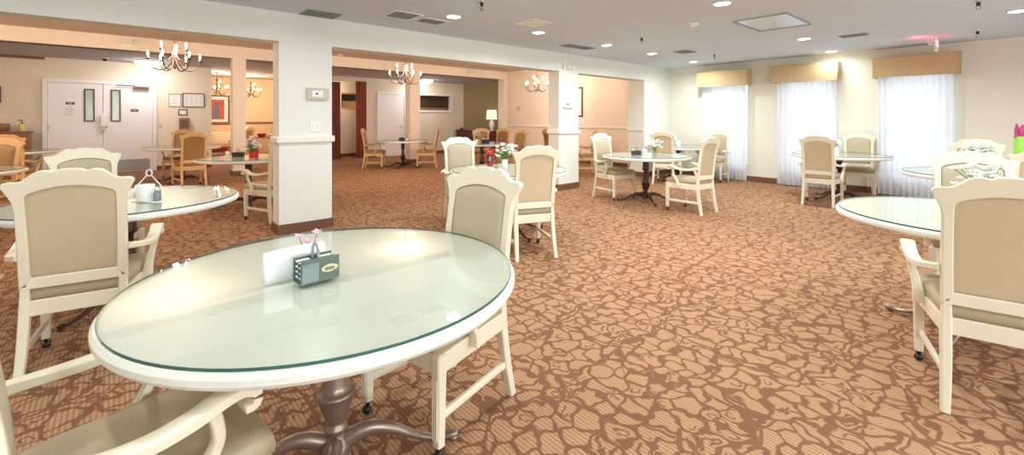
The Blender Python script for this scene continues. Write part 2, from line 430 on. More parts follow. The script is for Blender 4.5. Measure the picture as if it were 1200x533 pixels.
# second door
bm = BM()
box(bm, -15, -14.94, 6.86, 6.94, 0, 2.33); box(bm, -15, -14.94, 7.92, 8.0, 0, 2.33); box(bm, -15, -14.94, 6.94, 7.92, 2.25, 2.33)
d2 = struct('door_2', bm, 'white', bevel=.006)
bm = BM(); box(bm, -14.99, -14.96, 6.945, 7.915, .01, 2.245); lf = struct('door_leaf', bm, 'white', d2, bevel=.004)
bm = BM(); sweep(bm, [(-14.96, 7.80, 1.08), (-14.90, 7.80, 1.08)], [.028, .022], 12); sweep(bm, [(-14.905, 7.81, 1.08), (-14.90, 7.70, 1.08)], [.013, .011], 8)
struct('door_handle', bm, 'chrome', lf, smooth=True)

# ------------------------------------------------------------------ chair
def yrec(z):                       # recline of the back
    t = max(0, z-.40); return -.225 - .03*t - .17*t*t
def outline_outer():
    half = [(0, 1.101), (.028, 1.100), (.045, 1.096), (.056, 1.090), (.064, 1.0875), (.074, 1.092), (.094, 1.096), (.114, 1.093), (.134, 1.082), (.156, 1.063),
            (.176, 1.048), (.196, 1.040), (.220, 1.043), (.246, 1.036), (.252, 1.020), (.234, .985), (.219, .945), (.213, .90), (.2125, .75), (.2095, .485)]
    return half
def outline_inner():
    return [(0, 1.008), (.027, 1.0075), (.045, 1.006), (.058, 1.004), (.070, 1.002), (.085, .999), (.105, .994), (.125, .988), (.142, .982), (.155, .976),
            (.163, .971), (.1685, .964), (.171, .955), (.172, .94), (.172, .92), (.172, .89), (.172, .86), (.171, .80), (.169, .68), (.166, .535)]
def full(h): return [(-x, z) for x, z in reversed(h[1:])] + h
def ring_mesh(bm, A, B, thick):
    """closed front/back band between two open outlines"""
    n = len(A); vs = []
    for (ax, az), (bx, bz) in zip(A, B):
        q = []
        for (x, z), dy in (((ax, az), -thick/2), ((ax, az), thick/2), ((bx, bz), thick/2), ((bx, bz), -thick/2)):
            q.append(bm.verts.new((x, yrec(z)+dy, z)))
        vs.append(q)
    for a, b_ in zip(vs, vs[1:]):
        for k in range(4): bm.faces.new((a[k], a[(k+1) % 4], b_[(k+1) % 4], b_[k]))
    bm.faces.new(vs[0]); bm.faces.new(vs[-1][::-1])
def pad_mesh(bm, B, dy, bulge, sgn, shrink=0.):
    """upholstery filling the inner outline, domed towards sgn*y"""
    cx_, cz_ = 0, .76
    zb = .548
    pts = [(x, max(z, zb)) for x, z in B]
    # close the bottom edge
    x0 = pts[-1][0]; m_ = 8
    pts += [(x0-2*x0*k/m_, zb) for k in range(1, m_)]
    rings = []
    for f, h in ((1.0, 0), (.975, .45), (.93, .75), (.84, .92), (.66, 1), (.35, 1.0)):
        rings.append([bm.verts.new((x*f, yrec(cz_+(z-cz_)*f)+sgn*(dy+bulge*h), cz_+(z-cz_)*f)) for x, z in pts])
    k = len(pts)
    for a, b_ in zip(rings, rings[1:]):
        for j in range(k): bm.faces.new((a[j], a[(j+1) % k], b_[(j+1) % k], b_[j]))
    bm.faces.new(rings[-1])
def make_chair(label, wood, front, backm, seatm, pad=False):
    t = thing('dining_chair', label, 'chair', group='dining armchairs')
    A, B = full(outline_outer()), full(outline_inner())
    bm = BM(); ring_mesh(bm, A, B, .036)
    for z0, z1 in ((.485, .545),):
        y0 = yrec((z0+z1)/2); box(bm, -.185, .185, y0-.016, y0+.016, z0, z1)
    obj('back_frame', bm, wood, t, bevel=.007, bseg=2)
    bm = BM(); pad_mesh(bm, B, .004, .020, 1); obj('backrest', bm, front, t, smooth=True)
    bm = BM(); pad_mesh(bm, B, .004, .004, -1); obj('back_panel', bm, backm, t, smooth=True)
    # piping round the front pad
    # rear legs run up into the back posts
    for s in (-1, 1):
        bm = BM()
        pts = [(s*.202, -.290, 0), (s*.199, -.277, .06), (s*.195, -.256, .16), (s*.192, -.238, .28), (s*.191, -.226, .38), (s*.1895, yrec(.46), .46), (s*.1895, yrec(.50), .50)]
        sweep(bm, *smooth(pts, [(.017, .019), (.018, .020), (.020, .021), (.021, .022), (.021, .023), (.019, .018), (.018, .017)], 2), up=(0, 1, 0))
        obj('leg', bm, wood, t, smooth=False, bevel=.003)
        bm = BM()
        sweep(bm, [(s*.235, .225, .06), (s*.235, .225, .34), (s*.235, .225, .4215)], [(.0185, .0185), (.024, .024), (.025, .025)], up=(0, 1, 0))
        for k in (-1, 0, 1): box(bm, s*.235+k*.011-.003, s*.235+k*.011+.003, .225+.021, .225+.0262, .09, .33)   # flutes
        lg = obj('leg', bm, wood, t, bevel=.002)
        bm = BM(); sweep(bm, [(s*.235, .225, .065), (s*.235, .225, .045)], [.015, .011], 10); ball(bm, (s*.235, .231, .0215), .0215, 12, 8)
        obj('caster', bm, 'caster', lg, smooth=True)
        # side stretcher
        bm = BM(); sweep(bm, [(s*.195, -.258, .165), (s*.228, .225, .165)], [(.010, .017)]*2, up=(0, 0, 1)); obj('stretcher', bm, wood, t, bevel=.002)
        # arm
        bm = BM()
        path = [(s*.208, yrec(.67), .655), (s*.238, -.20, .645), (s*.272, -.12, .632), (s*.285, -.03, .632), (s*.290, .05, .648), (s*.290, .11, .668), (s*.290, .150, .674), (s*.290, .178, .660), (s*.290, .176, .634), (s*.290, .152, .626)]
        sweep(bm, *smooth(path, [(.017, .018), (.020, .016), (.024, .015), (.027, .015), (.029, .015), (.030, .015), (.031, .015), (.031, .014), (.031, .013), (.029, .010)]))
        ar = obj('arm', bm, wood, t, bevel=.003)
        if pad:
            bm = BM(); sweep(bm, [(p[0], p[1], p[2]+.013) for p in path[1:7]], [(.016, .006), (.021, .009), (.023, .011), (.023, .011), (.022, .009), (.015, .005)]); obj('arm_pad', bm, 'armpad', ar, bevel=.003)
        bm = BM()
        sweep(bm, *smooth([(s*.256, .04, .385), (s*.258, .045, .44), (s*.266, .075, .50), (s*.278, .102, .56), (s*.287, .098, .61), (s*.289, .088, .648)], [(.013, .026), (.013, .023), (.013, .019), (.013, .017), (.014, .018), (.015, .022)]), up=(1, 0, 0))
        for v in bm.verts: pass
        obj('arm_support', bm, wood, t, bevel=.003)
    # seat rails
    bm = BM()
    z0, z1 = .345, .425
    P = [(-.206, -.238), (-.256, .245), (.256, .245), (.206, -.238)]
    In = [(-.17, -.20), (-.22, .205), (.22, .205), (.17, -.20)]
    vs = [[bm.verts.new((x, y, z)) for (x, y) in R_ for z in (z0, z1)] for R_ in (P, In)]
    for k in range(4):
        a, b_ = 2*k, 2*((k+1) % 4)
        bm.faces.new((vs[0][a], vs[0][b_], vs[0][b_+1], vs[0][a+1])); bm.faces.new((vs[1][b_], vs[1][a], vs[1][a+1], vs[1][b_+1]))
        bm.faces.new((vs[0][a+1], vs[0][b_+1], vs[1][b_+1], vs[1][a+1])); bm.faces.new((vs[0][b_], vs[0][a], vs[1][a], vs[1][b_]))
    obj('seat_frame', bm, wood, t, bevel=.005)
    # cushion
    bm = BM(); n = 10; rows = []
    for (f, z) in ((.93, .424), (.99, .434), (1.0, .455), (.985, .475), (.93, .490), (.80, .498), (.5, .503), (.0001, .504)):
        r = []
        for k in range(4*n):
            sd, u = divmod(k, n); u /= n
            c = [(-.205, -.232), (-.250, .262), (.250, .262), (.205, -.232)]
            a, b_ = c[sd], c[(sd+1) % 4]
            x = a[0]+(b_[0]-a[0])*u; y = a[1]+(b_[1]-a[1])*u
            d = min(u, 1-u)*n
            k_ = 1 - (.030 if d < .5 else .008 if d < 1.5 else 0)
            r.append(bm.verts.new((x*f*k_, .018+(y-.018)*f*k_, z)))
        rows.append(r)
    for a, b_ in zip(rows, rows[1:]):
        for j in range(4*n): bm.faces.new((a[j], a[(j+1) % (4*n)], b_[(j+1) % (4*n)], b_[j]))
    bm.faces.new(rows[0][::-1]); bm.faces.new(rows[-1])
    obj('seat', bm, seatm, t, smooth=True)
    return t

CREAM = [
 ((-1.545, .035), 9, 'cream armchair in the bottom left corner, its arm curving under the large foreground table'),
 ((-3.51, -.13), 80, 'cream armchair seen from behind at left, tucked to the table with the white cup caddy'),
 ((-5.08, -.15), -75, 'cream armchair whose crest shows just behind the big left chair, facing the camera'),
 ((-1.77, 1.12), -169, 'cream armchair facing the foreground table from its right side, pale grey back'),
 ((-4.83, 3.45), -110, 'cream armchair facing the camera behind the table with the red ketchup bottle'),
 ((-3.28, 3.10), 68, 'cream armchair seen from behind, hiding the right half of the table with the ketchup bottle'),
 ((-6.64, 1.56), -252, 'cream armchair half hidden behind the near square pillar, only arm and seat side showing'),
 ((-4.52, 6.36), -98, 'cream armchair on the left of the table with the black caddy, turned to the right'),
 ((-3.12, 6.29), 85, 'cream armchair right of the table with the black caddy, back to the camera'),
 ((-4.79, 8.60), 14, 'cream armchair standing between the black caddy table and the small corner table, back to camera'),
 ((-4.30, 9.72), -178, 'cream armchair in the corner beside the first curtain, facing the camera'),
 ((-1.99, 8.35), 4, 'cream armchair before the second curtain, tan back to the camera'),
 ((-1.79, 9.82), -172, 'cream armchair between the second and third curtains, facing the camera'),
 ((-.16, 4.67), -173, 'cream armchair on the far side of the glass table at right, mirrored in its top'),
 ((-.06, 3.17), 12, 'cream armchair nearest at the right edge, large tan back to the camera'),
 ((-.24, 7.73), -173, 'cream armchair farthest at right, facing the camera over the table by the third curtain'),
 ((.13, 6.24), 18, 'cream armchair at the right edge behind the mirrored one, only its crest in view'),
]
c0 = None
for (x, y), a, lab in CREAM:
    if c0 is None:
        c0 = make_chair(lab, 'cream', 'vinyl_front', 'vinyl_back', 'vinyl'); c0.location = (x, y, 0); c0.rotation_euler = (0, 0, math.radians(a))
    else: dup(c0, (x, y, 0), math.radians(a), lab)
OAK = [
 ((-11.63, 5.27), -35, 'oak armchair left of the small table near the white single door, side view'),
 ((-10.80, 6.42), -218, 'oak armchair right of the small table near the white single door, side view'),
 ((-9.54, 7.33), -132, 'oak armchair in the trio before the olive wall, leftmost, behind the table with flowers'),
 ((-9.69, 8.07), -162, 'oak armchair in the trio before the olive wall, middle one under the lamp'),
 ((-8.20, 7.30), -178, 'oak armchair in the trio before the olive wall, rightmost, turned to the left'),
 ((-7.90, 8.60), -15, 'oak armchair peeking out on the left of the far square pillar'),
 ((-6.98, 8.55), -222, 'oak armchair seen through the opening right of the far pillar, under the framed picture'),
 ((-10.88, 1.06), 98, 'oak armchair with its brown back to the camera, right of the white double doors'),
 ((-12.93, 1.05), -110, 'oak armchair facing the camera, mostly hidden behind the other one near the double doors'),
 ((-11.22, -1.34), 78, 'oak armchair at the left edge, dark brown back to the camera, below the soap bottle'),
 ((-8.66, -1.32), -120, 'oak armchair at the left edge facing the camera across a glass table'),
]
k0 = None
for (x, y), a, lab in OAK:
    if k0 is None:
        k0 = make_chair(lab, 'oak', 'brown_vinyl', 'brown_vinyl', 'brown_vinyl', True); k0.location = (x, y, 0); k0.rotation_euler = (0, 0, math.radians(a))
        k0['group'] = 'oak armchairs'
    else: dup(k0, (x, y, 0), math.radians(a), lab)

# ------------------------------------------------------------------ tables
def make_table(label, metal, R=.70):
    t = thing('dining_table', label, 'table', group='round dining tables')
    bm = BM(); lathe(bm, [(.0, .705), (R-.03, .705), (R-.008, .710), (R, .722), (R, .738), (R-.008, .749), (R-.02, .7515), (0, .7515)], 96)
    obj('tabletop', bm, 'top', t, smooth=False, bevel=0)
    bm = BM(); g = R-.013
    lathe(bm, [(0, .753), (g, .753)], 96, mi=1)
    bm.free(); bm = BM()
    lathe(bm, [(0, .7525), (g, .7525), (g, .7590), (g-.0015, .7605), (0, .7605)], 96)
    for f in bm.faces:
        f.material_index = 0 if abs(f.normal.z) > .9 or all(v.co.z > .7604 or v.co.length < 1e-3 for v in f.verts) else 1
    bm.normal_update()
    for f in bm.faces: f.material_index = 0 if abs(f.normal.z) > .9 else 1
    # open underside: the sheet lies on the wood
    bmesh.ops.delete(bm, geom=[f for f in bm.faces if f.normal.z < -.9 or (abs(f.normal.z) > .9 and f.calc_center_median().z < .755)], context='FACES')
    obj('glass_sheet', bm, ['glass', 'glassedge'], t)
    bm = BM()
    lathe(bm, [(r_*.92, z_) for r_, z_ in [(0, .045), (.060, .045), (.066, .06), (.060, .085), (.045, .105), (.036, .125), (.036, .135), (.047, .142), (.047, .155), (.034, .163), (.034, .172), (.046, .195), (.060, .225), (.070, .255),
               (.074, .275), (.081, .281), (.081, .289), (.073, .294), (.062, .300), (.056, .32), (.050, .36), (.040, .42), (.034, .46), (.036, .50), (.052, .510), (.060, .522), (.060, .532), (.053, .545), (.053, .66), (.060, .68), (.13, .69), (.15, .706), (0, .706)]], 36)
    obj('column', bm, metal, t, smooth=True)
    for k in range(4):
        a = PI/2*k + PI/4
        bm = BM()
        pr = [(.03, .085), (.09, .112), (.15, .118), (.22, .098), (.29, .062), (.36, .034), (.42, .026), (.455, .032), (.478, .030)]
        sc = [(.030, .036), (.028, .032), (.025, .028), (.022, .022), (.019, .017), (.017, .014), (.018, .012), (.024, .014), (.018, .011)]
        sweep(bm, *smooth([(r*math.cos(a), r*math.sin(a), z) for r, z in pr], sc, 3), 10)
        ball(bm, (.462*math.cos(a), .462*math.sin(a), .014), .0195, 10, 6, (1, 1, .7))
        obj('foot', bm, metal, t, smooth=True)
    return t
t0 = make_table('large round table in the foreground with a cream rim, glass top and jelly caddy', 'pewter')
t0.location = (-1.7515, .6343, 0); t0.rotation_euler = (0, 0, math.radians(20))
t0.scale = (1, 1, 1)
# the two glass tables with pewter bases
dup(t0, (-.13, 3.92, 0), math.radians(27), 'round glass table at the right edge with white blossoms, partly behind the nearest right chair')
t1 = make_table('round table at left holding the white cup caddy, behind the big left chair', 'bronze')
t1.location = (-4.34, .05, 0)
for (x, y), a, lab in [
  ((-7.89, 1.51), 40, 'round table with a white and pink bouquet, cut off by the near pillar'),
  ((-3.99, 6.50), 5, 'round table with the black caddy and white lilies between two cream chairs'),
  ((-4.85, 9.22), 30, 'round table in the far corner left of the first curtain'),
  ((-1.90, 9.08), 12, 'round table before the second curtain with a white square vase'),
  ((-.17, 7.03), 50, 'round table by the third curtain, behind the right hand chairs'),
  ((-3.96, 3.47), 33, 'round table at the centre with a red ketchup bottle'),
  ((-11.30, 5.95), 0, 'small looking round table between two oak chairs before the white single door'),
  ((-8.72, 6.75), 25, 'round table with dark caddy and flowers in front of the olive wall'),
  ((-11.93, 1.03), 15, 'round table hidden behind the oak chair near the white double doors'),
  ((-8.05, -1.54), 10, 'round glass table cut off by the left edge, in front of the pale oak chair'),
  ((-12.48, -1.55), 0, 'round table at left between the dark oak chair and the double doors')]:
    dup(t1, (x, y, 0), math.radians(a), lab)

# ------------------------------------------------------------------ window dressing
def curtain(x0, x1, y, z0, z1, name, m, lab, cat, folds, amp, grp=None, axis='x', par=None):
    bm = BM(); n = folds*10; rows = []
    zs = [z0+(z1-z0)*k/10 for k in range(11)]
    ph = random.random()*6
    for z in zs:
        f = 1-(z-z0)/(z1-z0)
        r = []
        for i in range(n+1):
            u = i/n; a = amp*(.55+.45*f)
            off = a*math.sin(2*PI*folds*u + ph + .5*math.sin(3*u*PI+f)) + .35*a*math.sin(2*PI*folds*2.3*u+1+f)
            p = x0+(x1-x0)*u
            r.append(bm.verts.new((p, y+off, z) if axis == 'x' else (y+off, p, z)))
        rows.append(r)
    for a, b_ in zip(rows, rows[1:]):
        for i in range(n): bm.faces.new((a[i], a[i+1], b_[i+1], b_[i]))
    o = obj(name, bm, m, smooth=True)
    if lab: tag(o, lab, cat, grp)
    if m != 'sheer':
        md = o.modifiers.new('t', 'SOLIDIFY'); md.thickness = .006
    return o
names = ['left', 'middle', 'right']
for i, (a, b_, v0, v1) in enumerate(((-4.76, -3.78, -4.82, -3.72), (-3.19, -2.17, -3.24, -2.13), (-1.57, -.58, -1.62, -.52))):
    lab = ('sheer white curtain nearest the room corner, first from the left', 'sheer white curtain behind the lone tan backed chair, middle of three', 'sheer white curtain under the exit sign, rightmost of three')[i]
    curtain(a, b_, 10.14, .02, 2.14, 'sheer_curtain', 'sheer', lab, 'curtain', 12, .022, 'sheer curtains')
    lab = ('tan fabric valance box over the curtain nearest the corner', 'tan fabric valance box over the middle curtain', 'tan fabric valance box under the exit sign')[i]
    bm = BM(); z0, z1 = 2.085, 2.425
    box(bm, v0, v1, 10.0, 10.02, z0, z1); box(bm, v0, v0+.02, 10.02, YB, z0, z1); box(bm, v1-.02, v1, 10.02, YB, z0, z1); box(bm, v0+.02, v1-.02, 10.02, YB, z1-.02, z1)
    va = tag(obj('window_valance', bm, 'valance', bevel=.006), lab, 'valance', 'window valances')
    bm = BM()
    for z in (z0, z1): sweep(bm, [(v0-.003, 9.997, z), (v1+.003, 9.997, z)], [.006, .006], 6)
    sweep(bm, [(v1+.003, 9.997, z0), (v1+.003, 9.997, z1)], [.006, .006], 6); sweep(bm, [(v1+.003, 9.997, z1), (v1+.003, YB, z1)], [.006, .006], 6)
    obj('piping', bm, 'valance', va, smooth=True)
curtain(.70, 1.70, 10.14, .02, 2.14, 'sheer_curtain', 'sheer', 'sheer white curtain beyond the right edge', 'curtain', 12, .022, 'sheer curtains')
curtain(2.40, 3.40, 10.14, .02, 2.14, 'sheer_curtain', 'sheer', 'sheer white curtain far beyond the right edge', 'curtain', 12, .022, 'sheer curtains')
curtain(5.26, 5.55, -14.94, .02, 2.60, 'drape', 'velvet', 'rust velvet drape on the left of the peach recess', 'drape', 3, .03, 'rust drapes', axis='y')
curtain(6.08, 6.46, -14.94, .02, 2.66, 'drape', 'velvet', 'rust velvet drape on the right of the peach recess', 'drape', 3, .03, 'rust drapes', axis='y')

# ------------------------------------------------------------------ chandeliers
def chandelier(lab, x, y, zb, ztop, first=None, grp='candle chandeliers in the second room', R=.34, lounge=False):
    t = thing('chandelier', lab, 'chandelier', (x, y, 0), random.random(), grp)
    bm = BM()
    lathe(bm, [(0, zb+.03), (.012, zb+.035), (.022, zb+.06), (.012, zb+.09), (.018, zb+.15), (.03, zb+.2), (.014, zb+.26), (.010, zb+.40), (.026, zb+.47), (.010, zb+.50), (.006, zb+.56), (0, zb+.57)], 12)
    obj('stem', bm, 'iron', t, smooth=True)
    bm = BM(); z = zb+.56; k = 0
    while z < ztop-.03:
        sweep(bm, [(0, 0, z), (0, 0, z+.018)], [(.008, .003) if k % 2 else (.003, .008)]*2, up=(0, 1, 0)); z += .018; k += 1
    lathe(bm, [(0, ztop-.035), (.02, ztop-.035), (.06, ztop-.008), (.06, ztop), (0, ztop)], 16)
    obj('chain', bm, 'iron', t)
    for tier, (n, r, z1) in enumerate(((6, R, zb+.17), (3, R*.55, zb+.33))):
        for k in range(n):
            a = 2*PI*k/n + (.35 if tier else 0); c, s = math.cos(a), math.sin(a)
            bm = BM(); zc = zb+.11 if tier == 0 else zb+.27
            pr = [(.012, zc+.10), (r*.12, zc+.02), (r*.32, zc-.075), (r*.58, zc-.10), (r*.82, zc-.07), (r*.95, zc-.01), (r, z1)]
            sweep(bm, *smooth([(q_*c, q_*s, z) for q_, z in pr], [.0085, .009, .009, .009, .0085, .008, .007], 3), 8)
            lathe(bm, [(0, z1-.006), (.012, z1-.004), (.034, z1+.008), (.036, z1+.014), (0, z1+.012)], 12, (r*c, r*s, 0))
            ar = obj('arm', bm, 'iron', t, smooth=True)
            bm = BM(); lathe(bm, [(0, z1+.01), (.0115, z1+.01), (.0115, z1+.055), (0, z1+.055)], 10, (r*c, r*s, 0)); obj('candle_sleeve', bm, 'candle', ar, smooth=True)
            bm = BM(); lathe(bm, [(0, z1+.055), (.009, z1+.062), (.0155, z1+.080), (.011, z1+.104), (.004, z1+.125), (0, z1+.132)], 10, (r*c, r*s, 0)); obj('bulb', bm, 'flame', ar, smooth=True)
    return t
chandelier('bronze candle chandelier hanging before the white double doors, nearest', -9.08, .68, 2.14, 3.08)
chandelier('bronze candle chandelier hanging above the white single door, middle of the row', -9.08, 4.84, 2.14, 3.08)
chandelier('bronze candle chandelier beside the far pillar, last of the row', -9.1, 9.05, 2.14, 3.08)
chandelier('bronze chandelier in the orange lounge above the red picture', -16.3, 2.26, 2.10, 2.80, grp='lounge chandeliers', R=.30)
chandelier('bronze chandelier in the orange lounge just left of the near pillar', -16.75, 3.27, 2.08, 2.80, grp='lounge chandeliers', R=.30)

# ------------------------------------------------------------------ ceiling fittings
def alight(name, loc, size, power, col=(1, 1, 1), rot=(0, 0, 0), shape='DISK', sy=None, spread=None):
    l = bpy.data.lights.new(name, 'AREA'); l.shape = shape; l.size = size
    if sy: l.size_y = sy
    l.energy = power; l.color = col
    if spread: l.spread = spread
    o = bpy.data.objects.new(name, l); COL.objects.link(o); o.location = loc; o.rotation_euler = rot
    return o
def plight(name, loc, r, power, col):
    l = bpy.data.lights.new(name, 'POINT'); l.shadow_soft_size = r; l.energy = power; l.color = col
    o = bpy.data.objects.new(name, l); COL.objects.link(o); o.location = loc
    return o
DL = [(-4.52, 3.06, 'over the centre table, nearest along the pillar side row'), (-4.53, 4.54, 'second from the front along the pillar side row'), (-4.53, 6.17, 'third along the pillar side row'),
      (-4.54, 7.62, 'fourth along the pillar side row'), (-4.60, 9.40, 'at the corner end of the pillar side row'), (-2.07, 4.89, 'at the top edge of the picture'),
      (-2.13, 8.00, 'right of the large square ceiling panel'), (-2.18, 9.85, 'in front of the middle valance'), (.07, 7.80, 'at the right edge of the picture'),
      (-4.52, 1.45, None), (-4.52, -.2, None), (-2.07, 3.2, None), (-2.07, 1.4, None), (-2.07, -.4, None), (.10, 4.9, None), (.10, 3.0, None), (.10, 1.2, None), (.10, -.8, None), (2.2, 7.8, None), (2.2, 4.9, None), (2.2, 2.0, None), (2.2, -1, None), (-2.07, -2.3, None), (-4.5, -2.3, None)]  # unlabelled entries are added lamps out of view, without fixtures
for x, y, lab in DL:
    if lab:
        bm = BM(); z = ZC
        lathe(bm, [(.098, -.001), (.098, -.006), (.090, -.009), (.082, -.006), (.078, .012)], 28, (x, y, z)); 
        bm.faces.ensure_lookup_table()
        bmesh.ops.delete(bm, geom=[f for f in bm.faces if len(f.verts) > 4], context='FACES')
        o = thing('recessed_light', 'round recessed ceiling light ' + lab, 'ceiling light', (0, 0, 0), 0, 'recessed ceiling lights')
        obj('trim_ring', bm, 'white', o, smooth=True)
        bm = BM(); lathe(bm, [(0, -.003), (.080, -.003), (.080, -.001), (0, -.001)], 28, (x, y, z)); obj('lens', bm, 'lens', o)
    pw_ = (5 if x > -3 else 12) if y > 9.3 else (6 if x < -4 else 9 if y < 0 else 6) if y < 3.1 else 15 if x < -4 else 25 if x < -1 else 8 if x < 1 else 32
    alight('downlight', (x, y, ZC-.02), .15, pw_, (.92, .98, .975), spread=math.radians(165))

def sprinkler(x, y, z, lab):
    o = thing('sprinkler', lab, 'sprinkler', (x, y, z), 0, 'ceiling sprinklers')
    bm = BM(); lathe(bm, [(0, 0), (.045, 0), (.045, -.006), (.030, -.014), (0, -.014)], 16); obj('escutcheon', bm, 'chrome', o, smooth=True)
    bm = BM(); lathe(bm, [(0, -.014), (.018, -.014), (.018, -.04), (.010, -.05), (0, -.05)], 10)
    for s in (-1, 1): sweep(bm, [(s*.012, 0, -.045), (s*.020, 0, -.065), (s*.004, 0, -.09)], [.004]*3, 6)
    obj('body', bm, 'black', o, smooth=True)
    bm = BM(); lathe(bm, [(0, -.088), (.022, -.09), (.022, -.094), (0, -.094)], 12); obj('deflector', bm, 'chrome', o)
sprinkler(-3.75, 2.90, ZC, 'sprinkler head near the top edge, left of the cream ceiling vent')
sprinkler(-3.76, 6.01, ZC, 'sprinkler head between the smoke detector and the pillar side lights')
sprinkler(-3.81, 8.65, ZC, 'sprinkler head above the first valance')
sprinkler(-.22, 6.85, ZC, 'sprinkler head at the top right edge')
sprinkler(-.30, 9.11, ZC, 'sprinkler head right of the exit sign')
bm = BM(); lathe(bm, [(0, 0), (.085, 0), (.085, -.015), (.06, -.028), (.03, -.03), (.02, -.05), (0, -.055)], 24, (-2.78, 5.64, ZC))
tag(obj('smoke_detector', bm, 'plastic', smooth=True), 'round white smoke detector left of the large ceiling panel', 'smoke detector')
bm = BM(); lathe(bm, [(0, 0), (.075, 0), (.075, -.015), (.05, -.03), (0, -.035)], 24, (-11.9, 4.42, 3.08))
tag(obj('smoke_detector', bm, 'plastic', smooth=True), 'round smoke detector on the raised ceiling just right of the near pillar', 'smoke detector')
sprinkler(-10.85, -.75, 3.08, 'sprinkler head on the raised ceiling at upper left')
o = thing('security_camera', 'small black dome camera on the low ceiling above the double doors', 'camera', (-14.2, -.25, 2.80))
bm = BM(); lathe(bm, [(0, 0), (.06, 0), (.06, -.02), (0, -.02)], 20); obj('base', bm, 'plastic', o, smooth=True)
bm = BM(); lathe(bm, [(.05, -.02), (.048, -.05), (.03, -.075), (0, -.085)], 20); obj('dome', bm, 'black', o, smooth=True)
def vent(lab, x0, x1, y0, y1, m, z=ZC, slats=8, frame='white', along='y'):
    o = thing('ceiling_vent', lab, 'vent', (0, 0, 0), 0, 'ceiling vents')
    bm = BM(); w = .022
    box(bm, x0, x1, y0, y0+w, z-.008, z-.0005); box(bm, x0, x1, y1-w, y1, z-.008, z-.0005); box(bm, x0, x0+w, y0+w, y1-w, z-.008, z-.0005); box(bm, x1-w, x1, y0+w, y1-w, z-.008, z-.0005)
    obj('frame', bm, frame, o)
    bm = BM(); box(bm, x0+w, x1-w, y0+w, y1-w, z-.003, z-.0005); obj('backing', bm, m, o)
    bm = BM()
    for k in range(slats):
        p = y0+w+(y1-y0-2*w)*(k+.5)/slats
        box(bm, x0+w, x1-w, p-.006, p+.003, z-.010, z-.003)
    obj('slats', bm, m, o)
vent('square grey green ceiling vent above the near pillar', -5.62, -5.30, 1.60, 2.00, 'ventgreen', frame='ventgreen')
vent('blue grey ceiling vent, left one of the pair above the chandelier opening', -5.05, -4.68, 2.38, 2.74, 'ventgrey')
vent('blue grey ceiling vent, right one of the pair above the chandelier opening', -5.06, -4.78, 2.80, 3.18, 'ventgrey')
vent('cream square ceiling vent beside the second recessed light', -4.30, -3.95, 3.86, 4.22, 'ventwhite', frame='ventwhite', slats=3)
vent('dark ceiling vent above the far pillar, left of a pair', -5.10, -4.85, 5.60, 5.92, 'ventgrey', frame='ventgrey')
vent('dark ceiling vent above the far pillar, right of a pair', -5.08, -4.83, 5.95, 6.27, 'ventgrey', frame='ventgrey')
vent('small dark ceiling vent before the first valance', -4.15, -3.87, 7.68, 8.05, 'ventgrey', frame='ventgreen')
vent('narrow dark ceiling vent left of the exit sign', -1.72, -1.38, 8.10, 8.33, 'ventgreen', frame='ventgreen')
o = thing('ceiling_panel', 'large square glossy ceiling access panel between the recessed lights', 'panel')
x0, x1, y0, y1 = -2.36, -1.73, 5.87, 6.82
bm = BM(); w = .02
box(bm, x0, x1, y0, y0+w, ZC-.012, ZC-.0005); box(bm, x0, x1, y1-w, y1, ZC-.012, ZC-.0005); box(bm, x0, x0+w, y0+w, y1-w, ZC-.012, ZC-.0005); box(bm, x1-w, x1, y0+w, y1-w, ZC-.012, ZC-.0005)
obj('frame', bm, 'ventgrey', o)
bm = BM(); box(bm, x0+w, x1-w, y0+w, y1-w, ZC-.006, ZC-.0005); obj('panel', bm, 'mirror', o)

# flush dome lights beyond the beam
for x, y, lab in ((-14.2, .55, 'round white dome light on the ceiling above the double doors'), (-14.3, 8.45, 'round white dome light on the ceiling above the pass-through window')):
    o = thing('dome_light', lab, 'ceiling light', (x, y, 2.80), 0, 'dome lights')
    bm = BM(); lathe(bm, [(0, 0), (.30, 0), (.30, -.02), (.27, -.03), (0, -.03)], 32); obj('base', bm, 'white', o, smooth=True)
    bm = BM(); lathe(bm, [(.27, -.03), (.25, -.07), (.19, -.11), (.10, -.135), (0, -.142)], 32); obj('diffuser', bm, 'dome', o, smooth=True)

# exit sign
o = thing('exit_sign', 'small white exit sign with twin lamps hanging over the right valance', 'exit sign', (-.74, 9.15, ZC))
bm = BM(); box(bm, -.012, .012, -.02, .30, -.225, -.004); obj('plate', bm, 'plastic', o, bevel=.004)
def text(body, loc, rot, size, m, parent, name='lettering', ext=.001):
    cu = bpy.data.curves.new(name, 'FONT'); cu.body = body; cu.size = size; cu.align_x = 'CENTER'; cu.align_y = 'CENTER'; cu.extrude = ext
    ob = bpy.data.objects.new(name, cu)
    dg = bpy.context.evaluated_depsgraph_get()
    COL.objects.link(ob); bpy.context.view_layer.update()
    me = bpy.data.meshes.new_from_object(ob.evaluated_get(bpy.context.evaluated_depsgraph_get()))
    COL.objects.unlink(ob); bpy.data.objects.remove(ob); bpy.data.curves.remove(cu)
    me.materials.clear(); me.materials.append(M[m])
    o2 = bpy.data.objects.new(name, me); COL.objects.link(o2); o2.parent = parent; o2.location = loc; o2.rotation_euler = rot
    return o2
text('EXIT', (.0135, .14, -.115), (PI/2, 0, PI/2), .13, 'red', o)
text('EXIT', (-.0135, .14, -.115), (PI/2, 0, -PI/2), .13, 'red', o)
bm = BM(); sweep(bm, [(-.012, .0, -.05), (-.07, -.02, -.07)], [.012, .035], 12); sweep(bm, [(-.012, .02, -.10), (-.06, .0, -.13)], [.012, .032], 12); obj('lamp_head', bm, 'plastic', o, smooth=True)
